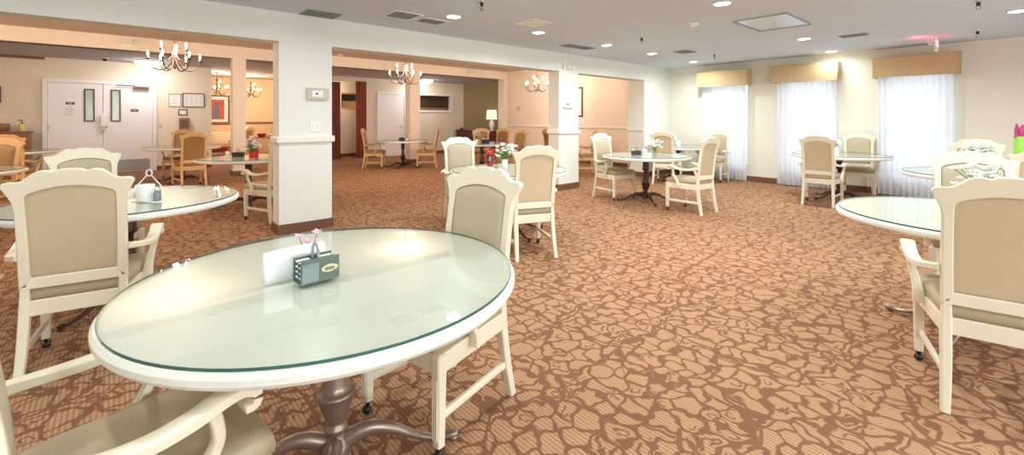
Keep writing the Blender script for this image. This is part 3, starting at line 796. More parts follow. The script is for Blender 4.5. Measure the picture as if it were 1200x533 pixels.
plight('exit_glow', (-.92, 9.17, ZC-.09), .02, .6, (1, .08, .15))

# emergency lights
def emerg(lab, x, y, z, dx=1, w=.28):
    o = thing('emergency_light', lab, 'emergency light', (x, y, z), 0, 'emergency lights')
    bm = BM(); box(bm, 0, .05*dx, -w/2, w/2*.4, -.055, .055); obj('housing', bm, 'plastic', o, bevel=.008)
    for k in (-.07, .10):
        bm = BM(); sweep(bm, [(.03*dx, k, 0), (.10*dx, k, -.01)], [.03, .045], 14); obj('lamp_head', bm, 'ventwhite', o, smooth=True)
emerg('white emergency light on the header above the far pillar', XW+.0, 6.46, 2.36, 1, .34)
emerg('beige emergency light on the beam before the double doors', -12.25, .16, 2.97)
emerg('beige emergency light on the beam near the olive wall', -12.25, 8.95, 2.97)

# wall things
def wallbox(name, lab, cat, x, y0, y1, z0, z1, d, m, grp=None, bev=.005):
    bm = BM(); box(bm, x, x+d, y0, y1, z0, z1); return tag(obj(name, bm, m, bevel=bev), lab, cat, grp)
th = wallbox('thermostat', 'thermostat in a beige guard box on the near pillar', 'thermostat', XW, 1.69, 1.95, 1.59, 1.73, .035, 'beigeplastic')
bm = BM(); box(bm, XW+.035, XW+.045, 1.745, 1.875, 1.62, 1.70); obj('face', bm, 'plastic', th, bevel=.004)
bm = BM(); box(bm, XW+.045, XW+.047, 1.785, 1.815, 1.648, 1.672); obj('display', bm, 'screen', th)
sw = wallbox('light_switch', 'white double light switch plate on the near pillar above the rail', 'light switch', XW, 1.735, 1.855, 1.20, 1.315, .006, 'plastic', 'light switches', .002)
for y in (1.77, 1.82):
    bm = BM(); box(bm, XW+.006, XW+.016, y-.006, y+.006, 1.245, 1.268); obj('toggle', bm, 'white', sw)
th = wallbox('thermostat', 'white thermostat on the far pillar', 'thermostat', XW, 6.31, 6.60, 1.565, 1.705, .04, 'plastic')
bm = BM(); box(bm, XW+.04, XW+.043, 6.38, 6.46, 1.61, 1.66); obj('display', bm, 'ventgrey', th)
def ywall(name, lab, cat, y, x0, x1, z0, z1, d, m, grp=None):
    bm = BM(); box(bm, x0, x1, y-d, y, z0, z1); return tag(obj(name, bm, m, bevel=.003), lab, cat, grp)
ywall('light_switch', 'brass coloured switch plate on the peach wall left of the last chandelier', 'light switch', 10.65, -11.72, -11.55, 1.64, 1.82, .012, 'beigeplastic', 'light switches')
ywall('light_switch', 'switch plate on the peach wall under the framed picture', 'light switch', 10.65, -8.74, -8.66, 1.24, 1.34, .008, 'plastic', 'light switches')
ywall('wall_outlet', 'white outlet plate on the wall between the first and middle curtains', 'outlet', YB, -3.62, -3.55, .34, .45, .006, 'plastic')
# pictures
def picture(lab, plane, a0, a1, z0, z1, axis, fm, inner, w=.035, art=None, grp=None, d=.025):
    o = thing('picture_frame', lab, 'picture', (0, 0, 0), 0, grp)
    def B(bm, p0, p1, q0, q1, d0, d1):
        if axis == 'x': box(bm, plane+d0, plane+d1, p0, p1, q0, q1)
        else: box(bm, p0, p1, plane-d1, plane-d0, q0, q1)
    bm = BM()
    B(bm, a0, a1, z0, z0+w, 0, d); B(bm, a0, a1, z1-w, z1, 0, d); B(bm, a0, a0+w, z0+w, z1-w, 0, d); B(bm, a1-w, a1, z0+w, z1-w, 0, d)
    obj('frame', bm, fm, o, bevel=.003)
    bm = BM(); B(bm, a0+w, a1-w, z0+w, z1-w, 0, d*.4); obj('mount', bm, inner, o)
    return o, B
picture('dark framed picture on the peach wall right of the far pillar', 10.65, -9.35, -8.70, 1.42, 2.34, 'y', 'darkwood', 'peach', .045)
o, B = picture('wall notice in a silver frame, left of two beside the double doors', -15, .99, 1.26, 1.69, 2.04, 'x', 'steel', 'paper', .018, grp='wall notices')
bm = BM()
for k in range(8): B(bm, 1.05, 1.20-.02*(k % 3), 1.97-k*.03, 1.975-k*.03, .0101, .0115)
obj('print', bm, 'ventgrey', o)
o, B = picture('wide wall notice in a dark frame, right of two beside the double doors', -15, 1.29, 1.79, 1.68, 2.07, 'x', 'armpad', 'paper', .022, grp='wall notices')
bm = BM()
for k in range(9):
    for j in range(4): B(bm, 1.34+j*.11, 1.42+j*.11, 2.02-k*.035, 2.026-k*.035, .0101, .0115)
obj('print', bm, 'ventgrey', o)
picture('small black framed notice under the two large ones', -15, 1.20, 1.40, 1.46, 1.62, 'x', 'black', 'paper', .022, grp='wall notices')
o = wallbox('towel_dispenser', 'brown wall dispenser box below the small black framed notice', 'dispenser', -15, 1.21, 1.43, 1.04, 1.39, .13, 'midwood', bev=.02)
bm = BM(); box(bm, -14.87, -14.865, 1.25, 1.39, 1.12, 1.32); obj('window', bm, 'armpad', o)
wallbox('light_switch', 'small switch plate on the wall right of the double doors', 'light switch', -15, .74+.04, .85, 1.10, 1.22, .008, 'beigeplastic', 'light switches', .002)
sg = wallbox('door_sign', 'black sign above the paper notice on the left door leaf', 'sign', -14.945, -.955, -.80, 1.70, 1.76, .006, 'black', 'door signs', .001)
bm = BM(); box(bm, -14.939, -14.9385, -.92, -.84, 1.724, 1.735); obj('print', bm, 'paper', sg)
sg = wallbox('door_sign', 'black sign high on the right door leaf', 'sign', -14.945, .22, .37, 1.54, 1.605, .006, 'black', 'door signs', .001)
bm = BM(); box(bm, -14.939, -14.9385, .25, .34, 1.567, 1.578); obj('print', bm, 'paper', sg)
pn = wallbox('paper_notice', 'white paper notice taped to the left door leaf', 'notice', -14.945, -1.01, -.79, 1.37, 1.69, .002, 'paper', bev=0)
bm = BM()
for k in range(8): box(bm, -14.943, -14.9425, -.97, -.84+.01*(k % 3), 1.63-k*.03, 1.636-k*.03)
obj('print', bm, 'ventgrey', pn)
dp = wallbox('sanitizer_dispenser', 'white hand sanitizer dispenser between the two vision panels', 'dispenser', -14.945, -.35, -.20, 1.16, 1.46, .09, 'plastic', bev=.02)
bm = BM(); box(bm, -14.92, -14.87, -.32, -.23, 1.10, 1.16); obj('nozzle', bm, 'white', dp, bevel=.005)
wallbox('television', 'black television edge on the far wall at the left border', 'television', -15, -2.70, -1.975, 1.72, 2.09, .06, 'black')
# lounge picture
o, B = picture('red abstract picture in a dark frame on the orange lounge wall', -18.2, 1.95, 2.90, 1.16, 2.18, 'x', 'darkwood', 'paper', .05)
bm = BM(); B(bm, 2.12, 2.74, 1.34, 2.02, .0101, .014); obj('artwork', bm, 'art', o)
bm = BM()
pts = [(2.50, 1.36), (2.62, 1.42), (2.60, 1.60), (2.56, 1.78), (2.60, 1.93), (2.50, 1.96), (2.44, 1.80), (2.42, 1.58), (2.38, 1.42)]
vs = [bm.verts.new((-18.2+.016, a, z)) for a, z in pts]; f = bm.faces.new(vs); r = bmesh.ops.extrude_face_region(bm, geom=[f])
for g in r['geom']:
    if isinstance(g, bmesh.types.BMVert): g.co.x -= .001
obj('brush_figure', bm, 'artblue', o)

# ------------------------------------------------------------------ furniture at the edges
# sideboard with soap bottle (left)
o = thing('sideboard', 'narrow wooden sideboard against the far wall at the left border', 'sideboard', (-14.70, -2.05, 0))
bm = BM(); box(bm, -.22, .22, -.55, .55, .08, 1.05); obj('body', bm, 'midwood', o, bevel=.008)
bm = BM(); box(bm, -.25, .25, -.58, .58, 1.05, 1.08); obj('top', bm, 'midwood', o, bevel=.006)
for k in (-1, 1):
    bm = BM(); box(bm, .22, .235, k*.27-.24, k*.27+.24, .14, .99); dr = obj('door', bm, 'midwood', o, bevel=.004)
    bm = BM(); ball(bm, (.25, k*.05, .6), .015); obj('knob', bm, 'chrome', dr, smooth=True)
bm = BM(); lathe(bm, [(0, 0), (.17, 0), (.17, .16), (.155, .175), (.145, .17), (.145, .04), (0, .04)], 24, (-14.72, -1.98, 1.08)); tag(obj('round_bin', bm, 'midwood', smooth=True), 'round brown container on the sideboard beside the soap bottle', 'container')
o = thing('soap_bottle', 'yellow soap bottle with a black pump at upper left', 'bottle', (-14.70, -1.63, 1.08))
bm = BM(); lathe(bm, [(0, 0), (.05, 0), (.055, .01), (.055, .13), (.04, .155), (.018, .165), (0, .165)], 16); obj('body', bm, 'yellow', o, smooth=True)
bm = BM(); lathe(bm, [(0, .165), (.02, .165), (.02, .185), (.007, .19), (.007, .24), (0, .24)], 10); box(bm, -.012, .012, -.065, .015, .235, .255); obj('pump', bm, 'black', o)
# console and lamp by the olive wall
o = thing('console_cabinet', 'low mahogany console against the olive wall', 'cabinet', (-13.6, 10.42, 0))
bm = BM(); box(bm, -1.30, .98, -.20, .21, .10, .88); obj('body', bm, 'darkwood', o, bevel=.006)
bm = BM(); box(bm, -1.34, 1.02, -.24, .22, .88, .915); obj('top', bm, 'darkwood', o, bevel=.008)
for sx in (-1.24, .92):
    for sy in (-.16, .16):
        bm = BM(); sweep(bm, [(sx, sy, 0), (sx, sy, .10)], [.02, .03], 0, up=(0, 1, 0)); obj('leg', bm, 'darkwood', o)
for k in range(4):
    bm = BM(); a = -1.27+k*.56; box(bm, a, a+.53, -.215, -.2, .14, .84); dr = obj('door', bm, 'darkwood', o, bevel=.004)
    bm = BM(); ball(bm, (a+.28, -.23, .5), .014); obj('knob', bm, 'emblem', dr, smooth=True)
o = thing('table_lamp', 'table lamp with a drum shade and white ceramic base before the olive wall', 'lamp', (-12.82, 10.38, .915))
bm = BM(); lathe(bm, [(0, 0), (.06, 0), (.065, .02), (.04, .04), (.07, .10), (.095, .20), (.09, .28), (.05, .37), (.02, .40), (.012, .46), (0, .46)], 24); obj('base', bm, 'ceramic', o, smooth=True)
bm = BM(); lathe(bm, [(.21, .42), (.18, .78)], 32)
bmesh.ops.delete(bm, geom=[f for f in bm.faces if len(f.verts) > 4], context='FACES'); sh = obj('lamp_shade', bm, 'shade', o, smooth=True)
md = sh.modifiers.new('t', 'SOLIDIFY'); md.thickness = .004
def blob_flowers(bm, cs, r=.012):
    for c in cs:
        for k in range(5):
            a = 2*PI*k/5+c[0]*40; d = (math.cos(a)*r*.9, math.sin(a)*r*.9, random.uniform(-.2, .5)*r)
            ball(bm, (c[0]+d[0], c[1]+d[1], c[2]+d[2]), r*.75, 6, 4, (1, 1, .5))
bm = BM(); blob_flowers(bm, [(random.uniform(-.09, .09), random.uniform(-.07, .07), random.uniform(.03, .12)) for _ in range(16)], .02)
o = thing('flower_bowl', 'low bowl of magenta flowers at the left end of the mahogany console', 'flowers', (-14.7, 10.35, .915))
obj('blossoms', bm, 'magenta', o, smooth=True)
bm = BM(); lathe(bm, [(0, 0), (.05, 0), (.085, .035), (.09, .05), (.08, .05), (0, .03)], 16); obj('bowl', bm, 'darkwood', o, smooth=True)
# floor mat
bm = BM(); box(bm, -.55, .55, -.42, .42, 0, .012); o = obj('floor_mat', bm, 'mat', bevel=.004); o.location = (-5.25, -1.16, 0); o.rotation_euler = (0, 0, math.radians(0))
tag(o, 'plain tan floor mat on the carpet at the left edge', 'mat')
# lounge furniture
o = thing('settee', 'low settee with burgundy seat and oak frame below the red picture', 'settee', (-17.3, 2.35, 0))
bm = BM(); box(bm, -.35, .35, -.60, .60, .28, .44); obj('seat', bm, 'burgundy', o, bevel=.03)
bm = BM(); box(bm, -.36, -.26, -.58, .58, .50, .92); obj('backrest', bm, 'candle', o, bevel=.03)
for sy in (-.63, .63):
    bm = BM(); box(bm, -.33, -.27, sy-.03, sy+.03, 0, .95); box(bm, .28, .34, sy-.03, sy+.03, 0, .62); box(bm, -.33, .36, sy-.035, sy+.035, .60, .65); obj('side_frame', bm, 'oak', o, bevel=.008)
bm = BM(); box(bm, -.30, .34, -.60, .60, .22, .28); obj('seat_rail', bm, 'oak', o, bevel=.006)
o = thing('side_table', 'oak side table with a small lamp in the lounge', 'table', (-17.6, 3.25, 0))
bm = BM(); box(bm, -.22, .22, -.22, .22, .62, .66); obj('top', bm, 'oak', o, bevel=.006)
for sx in (-.18, .18):
    for sy in (-.18, .18):
        bm = BM(); sweep(bm, [(sx, sy, 0), (sx, sy, .62)], [.018, .024], 0, up=(0, 1, 0)); obj('leg', bm, 'oak', o)
o = thing('table_lamp', 'small lamp with a cream shade on the lounge side table', 'lamp', (-17.6, 3.25, .66))
bm = BM(); lathe(bm, [(0, 0), (.06, 0), (.05, .03), (.02, .06), (.045, .14), (.03, .22), (.01, .26), (0, .26)], 16); obj('base', bm, 'midwood', o, smooth=True)
bm = BM(); lathe(bm, [(.14, .24), (.10, .44)], 24); bmesh.ops.delete(bm, geom=[f for f in bm.faces if len(f.verts) > 4], context='FACES'); obj('lamp_shade', bm, 'shade', o, smooth=True)
o = thing('buffet_table', 'lounge table with a burgundy cloth left of the near pillar', 'table', (-16.6, 3.85, 0))
bm = BM(); box(bm, -.38, .38, -.55, .55, .70, .74); obj('top', bm, 'oak', o, bevel=.008)
bm = BM(); box(bm, -.30, .30, -.45, .45, .741, .752); obj('runner', bm, 'burgundy', o, bevel=.003)
for sx in (-.32, .32):
    for sy in (-.48, .48):
        bm = BM(); sweep(bm, [(sx, sy, 0), (sx, sy, .70)], [.022, .03], 0, up=(0, 1, 0)); obj('leg', bm, 'oak', o)
bm = BM(); box(bm, -.36, .36, -.52, .52, .20, .23); obj('shelf', bm, 'oak', o, bevel=.004)
for k, (dx, dy, h, r, m, lab) in enumerate(((.05, -.30, .12, .13, 'burgundy', 'burgundy folded cloth bundle on the lounge table'), (0, .05, .10, .12, 'candle', 'cream bowl on the lounge table'), (-.1, .05, .0, 0, None, None))):
    if not m: continue
    bm = BM(); lathe(bm, [(0, 0), (r*.6, 0), (r, h*.6), (r*.95, h), (0, h*.8)], 20, (-16.6+dx, 3.85+dy, .7525)); tag(obj('serving_bowl', bm, m, smooth=True), lab, 'bowl')
o = thing('potted_plant', 'dark potted plant in the lounge partly behind the near pillar', 'plant', (-17.5, 4.45, 0))
bm = BM(); lathe(bm, [(0, 0), (.12, 0), (.16, .30), (.13, .30), (0, .27)], 20); obj('pot', bm, 'midwood', o, smooth=True)
bm = BM()
for k in range(46):
    a = random.random()*2*PI; h = random.uniform(.9, 1.55); r = random.uniform(.08, .28)
    p0 = Vector((0, 0, .28)); p2 = Vector((r*math.cos(a), r*math.sin(a), h)); p1 = (p0+p2)/2+Vector((0, 0, .15))
    sweep(bm, [p0, p1, p2], [(.004, .002), (.018, .002), (.003, .001)], 0)
obj('foliage', bm, 'leaf', o)
oc = None
for (x, y, a, lab) in ((-16.05, 2.85, 200, 'oak lounge chair left of the burgundy table, seen beyond the inner pillar'), (-15.80, 4.05, 90, 'oak lounge chair right of the burgundy table beside the near pillar')):
    dup(k0, (x, y, 0), math.radians(a), lab, 'lounge chairs')

# ------------------------------------------------------------------ things on tables
ZT = .7608
def vase_flowers(x, y, lab, vase='cyl', h=.10, spread=.09, top=.30, n=26, pink=0, tall=3, seed=1, vr=.035, vm='ceramic', z=ZT, droop=False, rs=.011):
    rnd = random.Random(seed)
    o = thing('flower_vase', lab, 'flowers', (x, y, z), rnd.random(), 'flower arrangements')
    bm = BM()
    if vase == 'cyl': lathe(bm, [(0, 0), (vr, 0), (vr*1.05, h), (vr*.92, h), (vr*.88, .01), (0, .01)], 20)
    else:
        w = vr
        vs = box(bm, -w, w, -w, w, 0, h)
    v = obj('vase', bm, vm, o, smooth=(vase == 'cyl'), bevel=0 if vase == 'cyl' else .004)
    st = BM(); fl = BM(); pk = BM(); lf = BM()
    for k in range(n):
        a = rnd.random()*2*PI; r = spread*math.sqrt(rnd.random()); z1 = h + (top-h)*rnd.uniform(.25, 1)*(1-.35*r/spread)
        c = (r*math.cos(a), r*math.sin(a), z1)
        sweep(st, [(0, 0, h*.4), (c[0]*.45, c[1]*.45, (h+z1)/2), c], [.0015]*3, 5)
        tgt = pk if k < pink else fl
        for j in range(5):
            b_ = 2*PI*j/5+k; ball(tgt, (c[0]+rs*math.cos(b_), c[1]+rs*math.sin(b_), c[2]+rnd.uniform(-.3, .6)*rs), rs*.8, 6, 4, (1, 1, .55))
        ball(tgt, c, rs*.6, 6, 4)
    for k in range(tall):
        a = rnd.random()*2*PI; r = spread*.7; z1 = h+(top-h)*rnd.uniform(.4, .85)
        sweep(lf, [(0, 0, h*.6), (r*.5*math.cos(a), r*.5*math.sin(a), z1*.7), (r*math.cos(a), r*math.sin(a), z1)], [(.003, .001), (.006, .001), (.001, .0005)], 0)
    obj('stems', st, 'leaf', o); obj('leaves', lf, 'leaf', o)
    obj('blossoms', fl, 'petal', o, smooth=True)
    if pink: obj('pink_blossoms', pk, 'pink', o, smooth=True)
    else: pk.free()
    return o
vase_flowers(-3.90, 3.35, 'white vase of white lilies with one pink flower at the centre table', 'cyl', .125, .15, .36, 34, 4, 6, 3, .034, rs=.015)
vase_flowers(-3.90, 6.62, 'glass of white lilies beside the black caddy on the middle right table', 'cyl', .09, .12, .29, 34, 0, 5, 4, .04, 'clearglass', rs=.015)
vase_flowers(-4.95, 9.12, 'spray of white flowers on the far corner table', 'cyl', .08, .10, .30, 34, 0, 2, 5, .03, 'ceramic', rs=.015)
vase_flowers(-1.99, 9.02, 'white blossoms with a little pink in a square white vase before the middle curtain', 'box', .12, .12, .29, 36, 3, 3, 6, .065, rs=.015)
vase_flowers(-.10, 3.98, 'low white blossoms on the near right table, showing over the chair crest', 'cyl', .14, .15, .35, 70, 0, 3, 7, .04, 'ceramic', rs=.012)
vase_flowers(-.24, 7.00, 'white blossoms on the table by the third curtain', 'cyl', .16, .15, .37, 70, 0, 2, 8, .045, 'ceramic', rs=.013)
vase_flowers(-7.86, 1.55, 'white and pink bouquet on the table beside the near pillar', 'cyl', .08, .13, .33, 60, 14, 4, 9, .04, 'ketchup', rs=.016)
vase_flowers(-11.2, 6.02, 'thin spray of white flowers on the small table near the single door', 'cyl', .07, .09, .24, 9, 0, 2, 10, .03, 'ceramic')
vase_flowers(-8.80, 6.66, 'white and pink flowers on the table in front of the olive wall', 'cyl', .09, .12, .32, 30, 8, 3, 11, .04, 'ceramic')
# ketchup bottle
o = thing('ketchup_bottle', 'upside down red ketchup bottle with a black label on the centre table', 'bottle', (-4.01, 3.22, ZT))
bm = BM(); lathe(bm, [(0, 0), (.026, 0), (.026, .03), (.022, .035), (0, .035)], 20); obj('cap', bm, 'cap', o, smooth=True)
bm = BM(); lathe(bm, [(0, .035), (.022, .035), (.034, .055), (.040, .10), (.042, .17), (.040, .205), (.030, .222), (0, .225)], 24)
for v in bm.verts: v.co.y *= .75
bd = obj('body', bm, 'ketchup', o, smooth=True); o.rotation_euler = (0, 0, math.radians(55))
bm = BM()
lab_ = []
for k in range(9):
    a = -PI/2-.75+1.5*k/8
    lab_.append([(.0435*math.cos(a), .0435*.75*math.sin(a)-.001, z) for z in (.085, .18)])
vv = [[bm.verts.new(p) for p in c] for c in lab_]
for a, b_ in zip(vv, vv[1:]): bm.faces.new((a[0], b_[0], b_[1], a[1]))
obj('label', bm, 'black', bd, smooth=True)
bm = BM()
for k, w in enumerate((.014, .018, .012)): box(bm, -w, w, -.0360, -.0345, .105+k*.022, .112+k*.022)
obj('print', bm, 'paper', bd)

# small black caddies
def black_caddy(x, y, rz, lab, s=1.0):
    o = thing('condiment_caddy', lab, 'caddy', (x, y, ZT), rz, 'black condiment caddies'); o.scale = (s, s, s)
    bm = BM(); box(bm, -.075, .075, -.05, .05, 0, .012); box(bm, -.075, .075, -.05, -.044, .012, .07); box(bm, -.075, .075, .044, .05, .012, .07); box(bm, -.075, -.069, -.044, .044, .012, .07); box(bm, .069, .075, -.044, .044, .012, .07)
    obj('tray', bm, 'black', o, bevel=.003)
    bm = BM(); sweep(bm, [(-.02, 0, .012), (-.022, 0, .10), (-.012, 0, .125), (.012, 0, .125), (.022, 0, .10), (.02, 0, .012)], [.0035]*6, 6, up=(0, 1, 0)); obj('handle', bm, 'black', o, smooth=True)
    for k in range(4):
        bm = BM(); box(bm, -.060+k*.031, -.036+k*.031, -.035, .035, .0125, .085); obj('sugar_packets', bm, ('paper', 'pink', 'paper', 'yellow')[k] if k != 2 else 'ventgrey', o, bevel=.002)
    return o
black_caddy(-4.12, 6.42, math.radians(40), 'black sugar caddy beside a white cup on the middle right table')
black_caddy(-8.05, 1.40, math.radians(60), 'black sugar caddy beside the bouquet on the table near the pillar')
black_caddy(-11.34, 5.94, math.radians(50), 'small dark caddy on the table near the white single door')
black_caddy(-8.62, 6.78, math.radians(50), 'dark caddy on the table in front of the olive wall', 1.3)
def cup(x, y, lab, r=.035, h=.09, grp='white cups'):
    bm = BM(); lathe(bm, [(0, 0), (r*.8, 0), (r*.85, .004), (r, h), (r*.93, h), (r*.78, .01), (0, .01)], 22); o = obj('cup', bm, 'ceramic', smooth=True); o.location = (x, y, ZT)
    return tag(o, lab, 'cup', grp)
cup(-4.02, 6.53, 'white cup next to the black caddy and lilies', .042, .10)
cup(-4.83, 9.18, 'white cup on the far corner table', .05, .11)
cup(-8.20, 1.28, 'white salt shaker cup left of the black caddy near the pillar', .03, .08)
bm = BM(); lathe(bm, [(0, 0), (.028, 0), (.03, .01), (.03, .10), (.014, .13), (.013, .17), (.016, .175), (0, .18)], 16, (-7.93, 1.63, ZT)); tag(obj('sauce_bottle', bm, 'ketchup', smooth=True), 'dark red sauce bottle before the bouquet near the pillar', 'bottle')

# white cup caddy on the left table
o = thing('cup_caddy', 'white ring handled wire caddy on the left table', 'caddy', (-4.09, .16, ZT), math.radians(46))
bm = BM()
sweep(bm, [(-.095, 0, .006), (.095, 0, .006)], [.004, .004], 8)
for s in (-1, 1): sweep(bm, [(s*.095, 0, .006), (s*.092, 0, .11), (s*.02, 0, .185)], [.0038]*3, 8, up=(0, 1, 0))
ring = [(.022*math.cos(2*PI*k/20), 0, .205+.022*math.sin(2*PI*k/20)) for k in range(21)]
sweep(bm, ring, [.0045]*21, 8, up=(0, 1, 0), caps=False)
box(bm, -.10, .10, -.035, .035, 0, .005)
obj('wire_frame', bm, 'plastic', o, smooth=True)
def place_local(rx, ry):
    a = math.radians(46); return (-4.09+rx*math.cos(a)-ry*math.sin(a), .16+rx*math.sin(a)+ry*math.cos(a))
x, y = place_local(-.03, -.0)
c = cup(x, y, 'white tapered cup held in the ring handled caddy', .058, .115); c.location.z = ZT+.0055
x, y = place_local(.062, -.0)
o = thing('salt_shaker', 'glass salt shaker held in the ring handled caddy', 'shaker', (x, y, ZT+.0055))
bm = BM(); lathe(bm, [(0, 0), (.024, 0), (.024, .06), (.018, .07), (0, .07)], 16); obj('jar', bm, 'caddylite', o, smooth=True)
bm = BM(); lathe(bm, [(0, .07), (.02, .07), (.02, .085), (.012, .095), (0, .096)], 16); obj('lid', bm, 'chrome', o, smooth=True)

# foreground: jelly caddy and napkins
HZ = math.radians(90+4)
cd = thing('jelly_caddy', 'smoky green plastic caddy of jelly packets in front of the napkins', 'caddy', (-1.690, .542, ZT), HZ); cd.scale = (1.12,)*3
# local: +x along the long side, -y towards the camera
L2, D2, H = .062, .030, .078
bm = BM()
box(bm, -L2, L2, -D2, D2, .0, .006)
obj('tray', bm, 'caddygreen', cd, bevel=.004)
for s, mm in ((-1, 'caddygreen'), (1, 'caddygreen')):
    bm = BM(); box(bm, -L2, L2, s*D2-.0015, s*D2+.0015, .004, H); obj('side_panel', bm, mm, cd, bevel=.0012)
bm = BM(); box(bm, -L2+.004, -.006, -D2-.0045, -D2-.0015, .008, H-.012); box(bm, -L2+.004, -.012, -D2-.0075, -D2-.0045, .045, .058); obj('front_pocket', bm, 'caddylite', cd, bevel=.0012)
bm = BM(); box(bm, -.006, .002, -D2-.004, -D2-.0015, .004, H); obj('divider', bm, 'caddygreen', cd)
bm = BM(); box(bm, -L2+.004, L2-.004, -.0015, .0015, .006, H-.006); obj('centre_panel', bm, 'caddygreen', cd)
bm = BM(); hp = [(-.004, -D2+.004, .060), (-.004, -D2+.008, .100), (-.004, -.010, .118), (-.004, .010, .118), (-.004, D2-.008, .100), (-.004, D2-.004, .060)]
sweep(bm, hp, [(.006, .003)]*6, 0, up=(1, 0, 0)); obj('handle', bm, 'ventgrey', cd, bevel=.001)
em = BM()
pts = [(.024*math.cos(a)*(1 if abs(math.cos(a)) < .8 else 1.12), .0125*math.sin(a)) for a in [2*PI*k/24 for k in range(24)]]
vs = [em.verts.new((.030+px, -D2-.0022, .040+pz)) for px, pz in pts]; f = em.faces.new(vs)
r = bmesh.ops.extrude_face_region(em, geom=[f])
for g in r['geom']:
    if isinstance(g, bmesh.types.BMVert): g.co.y += .0006
el = obj('emblem', em, 'emblem', cd)
bm = BM(); rn = random.Random(4)
for k in range(6): box(bm, .0145+k*.0053, .0145+k*.0053+.0034, -D2-.0032, -D2-.0022, .0355, .0440+.001*(k % 2))
box(bm, .016, .044, -D2-.0032, -D2-.0022, .0335, .0345)
obj('emblem_letters', bm, 'ink', el)
k = 0
for col_ in range(2):
    for row in range(2):
        for z in range(4):
            for xx in range(1):
                x0 = -L2+.004 + 0*xx; y0 = (-D2+.004) + col_*(D2-.0)
                if row: x0 = .012
                bm = BM(); zz = .0065+z*.0165
                box(bm, x0, x0+.042, y0, y0+.022, zz+.011, zz+.0145)       # lid flange
                vs = box(bm, x0+.004, x0+.038, y0+.003, y0+.019, zz, zz+.011)
                o = obj('jelly_packet', bm, 'paper', bevel=.0008)
                o.parent = None
                m_ = Matrix.Translation((-1.690, .542, ZT)) @ Matrix.Rotation(HZ, 4, 'Z') @ Matrix.Scale(1.12, 4); o.matrix_world = m_
                side = ('front', 'rear')[col_]; end = ('left', 'right')[row]; lv = ('lowest', 'second', 'third', 'top')[z]
                tag(o, 'white jelly packet, %s of the stack in the %s %s pocket of the jelly caddy' % (lv, side, end), 'jelly packet', 'jelly packets')
                bm = BM(); box(bm, x0+.003, x0+.004, y0+.003, y0+.019, zz+.001, zz+.010); obj('end_mark', bm, 'ink', o)
# napkins
nk = thing('napkin_stack', 'stack of folded white paper napkins standing behind the jelly caddy', 'napkins', (-1.782, .500, ZT), math.radians(90+6))
for k in range(7):
    bm = BM(); y = -.012+k*.0038; n = 8; A = []
    for i in range(n+1):
        u = i/n; x = -.115+.215*u
        A.append([(x, y+.0022*math.sin(u*5+k*1.1)-.006*(.5-u)*(k-3)*.5, z*(.108+.002*math.sin(k*2.1+u*3))) for z in (0, .5, 1)])
    for dy in (0,):
        vs = [[bm.verts.new(p) for p in c_] for c_ in A]
        for a, b_ in zip(vs, vs[1:]):
            for j in range(2): bm.faces.new((a[j], b_[j], b_[j+1], a[j+1]))
    o = obj('napkin', bm, 'paper', nk, smooth=True)
    md = o.modifiers.new('t', 'SOLIDIFY'); md.thickness = .0028
# pink flower behind the napkins
o = thing('pink_flowers', 'small pink silk flowers standing behind the napkins', 'flowers', (-1.835, .555, ZT))
bm = BM(); lathe(bm, [(0, 0), (.022, 0), (.024, .05), (.016, .06), (0, .055)], 16); obj('holder', bm, 'clearglass', o, smooth=True)
for (dx, dy, z, sd) in ((0, -.03, .125, 1), (-.005, .035, .13, 2), (.0, .0, .10, 3)):
    rn = random.Random(sd); bm = BM()
    for k in range(6):
        a = 2*PI*k/6+rn.random(); r = .020
        p0 = Vector((dx, dy, z)); p2 = p0+Vector((r*math.cos(a), r*math.sin(a), .008+.012*rn.random())); p1 = (p0+p2)/2+Vector((0, 0, .004))
        sweep(bm, [p0, p1, p2], [(.003, .0015), (.010, .0015), (.004, .001)], 0)
    fl_ = obj('blossom', bm, 'palepink', o, smooth=True)
    bm = BM(); sweep(bm, [(0, 0, .02), (dx*.5, dy*.5, z*.6), (dx, dy, z)], [.0015]*3, 6); obj('stem', bm, 'leaf', fl_)
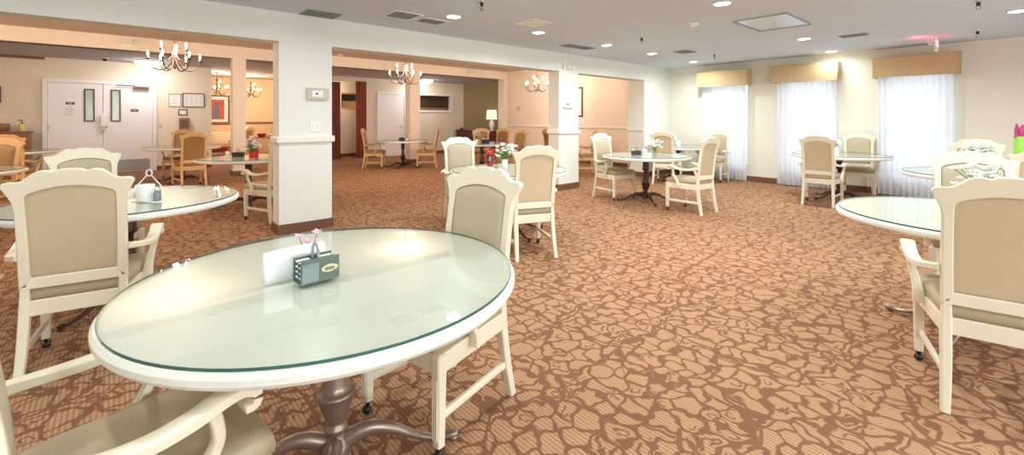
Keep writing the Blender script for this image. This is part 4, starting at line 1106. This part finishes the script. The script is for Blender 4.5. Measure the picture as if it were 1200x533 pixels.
# green and pink box near right edge
o = thing('gift_bag', 'lime green gift bag with magenta tissue at the right edge of the picture', 'bag', (.14, 7.40, ZT), .3)
bm = BM(); vs = box(bm, -.10, .10, -.06, .06, 0, .40)
obj('bag', bm, 'lime', o, bevel=.003)
bm = BM(); rn = random.Random(3)
for k in range(8):
    x = -.085+k*.024; sweep(bm, [(x, 0, .38), (x+rn.uniform(-.01, .01), rn.uniform(-.03, .03), .47), (x+rn.uniform(-.015, .015), rn.uniform(-.03, .03), .52+.03*rn.random())], [(.018, .03), (.016, .02), (.006, .008)], 0, up=(0, 1, 0))
obj('tissue', bm, 'magenta', o)

# ------------------------------------------------------------------ outside
bm = BM(); box(bm, -14, 12, 10.9, 24, -.3, -.1); struct('ground_outside', bm, 'outside')

# ------------------------------------------------------------------ light
w = bpy.data.worlds.new('world'); scn.world = w; w.use_nodes = True
bg = w.node_tree.nodes['Background']; bg.inputs[0].default_value = (.93, .96, 1, 1); bg.inputs[1].default_value = 1.6
for i, (a, b_) in enumerate(WIN):
    alight('window_daylight', ((a+b_)/2, YB+.45, 1.3), b_-a, 27, (.93, .96, 1), (math.radians(90), 0, 0), 'RECTANGLE', 1.9)
for i, (a, b_) in enumerate(ADDED_WIN):
    alight('window_daylight', (4.5, (a+b_)/2, 1.55), b_-a, (150, 140, 35)[i], (.94, .97, 1), (0, math.radians(90), 0), 'RECTANGLE', 1.4)  # daylight lamps of the added side windows
for x, y in ((-9.08, .68), (-9.08, 4.84), (-9.1, 9.05)):
    for k in range(3): plight('chandelier_glow', (x+.19*math.cos(k*2.1), y+.19*math.sin(k*2.1), 2.50), .03, 23, (1, .82, .66))
for x, y in ((-16.3, 2.26), (-16.75, 3.27)):
    plight('chandelier_glow', (x, y, 2.30), .05, 95, (1, .76, .52))
plight('recess_fill', (-15.45, 5.4, 2.2), .1, 9, (1, .78, .58))  # added lamp with no fixture, brightens the curtained recess
plight('chandelier_glow', (-9.08, -3.0, 2.52), .1, 80, (1, .76, .52))  # lamp out of view, no chandelier is built here

# ------------------------------------------------------------------ camera
cam = bpy.data.cameras.new('camera'); co = bpy.data.objects.new('camera', cam); COL.objects.link(co)
cam.sensor_width = 36; cam.lens = 518/1200*36; cam.shift_y = -(266.5-139.6)/1200; cam.clip_start = .05
co.location = (0, 0, 1.35); co.rotation_euler = (PI/2, 0, math.radians(48.375))
scn.camera = co
vs_ = scn.view_settings
vs_.view_transform = 'Standard'; vs_.look = 'None'; vs_.gamma = 1; vs_.exposure = 0.80; vs_.use_curve_mapping = False
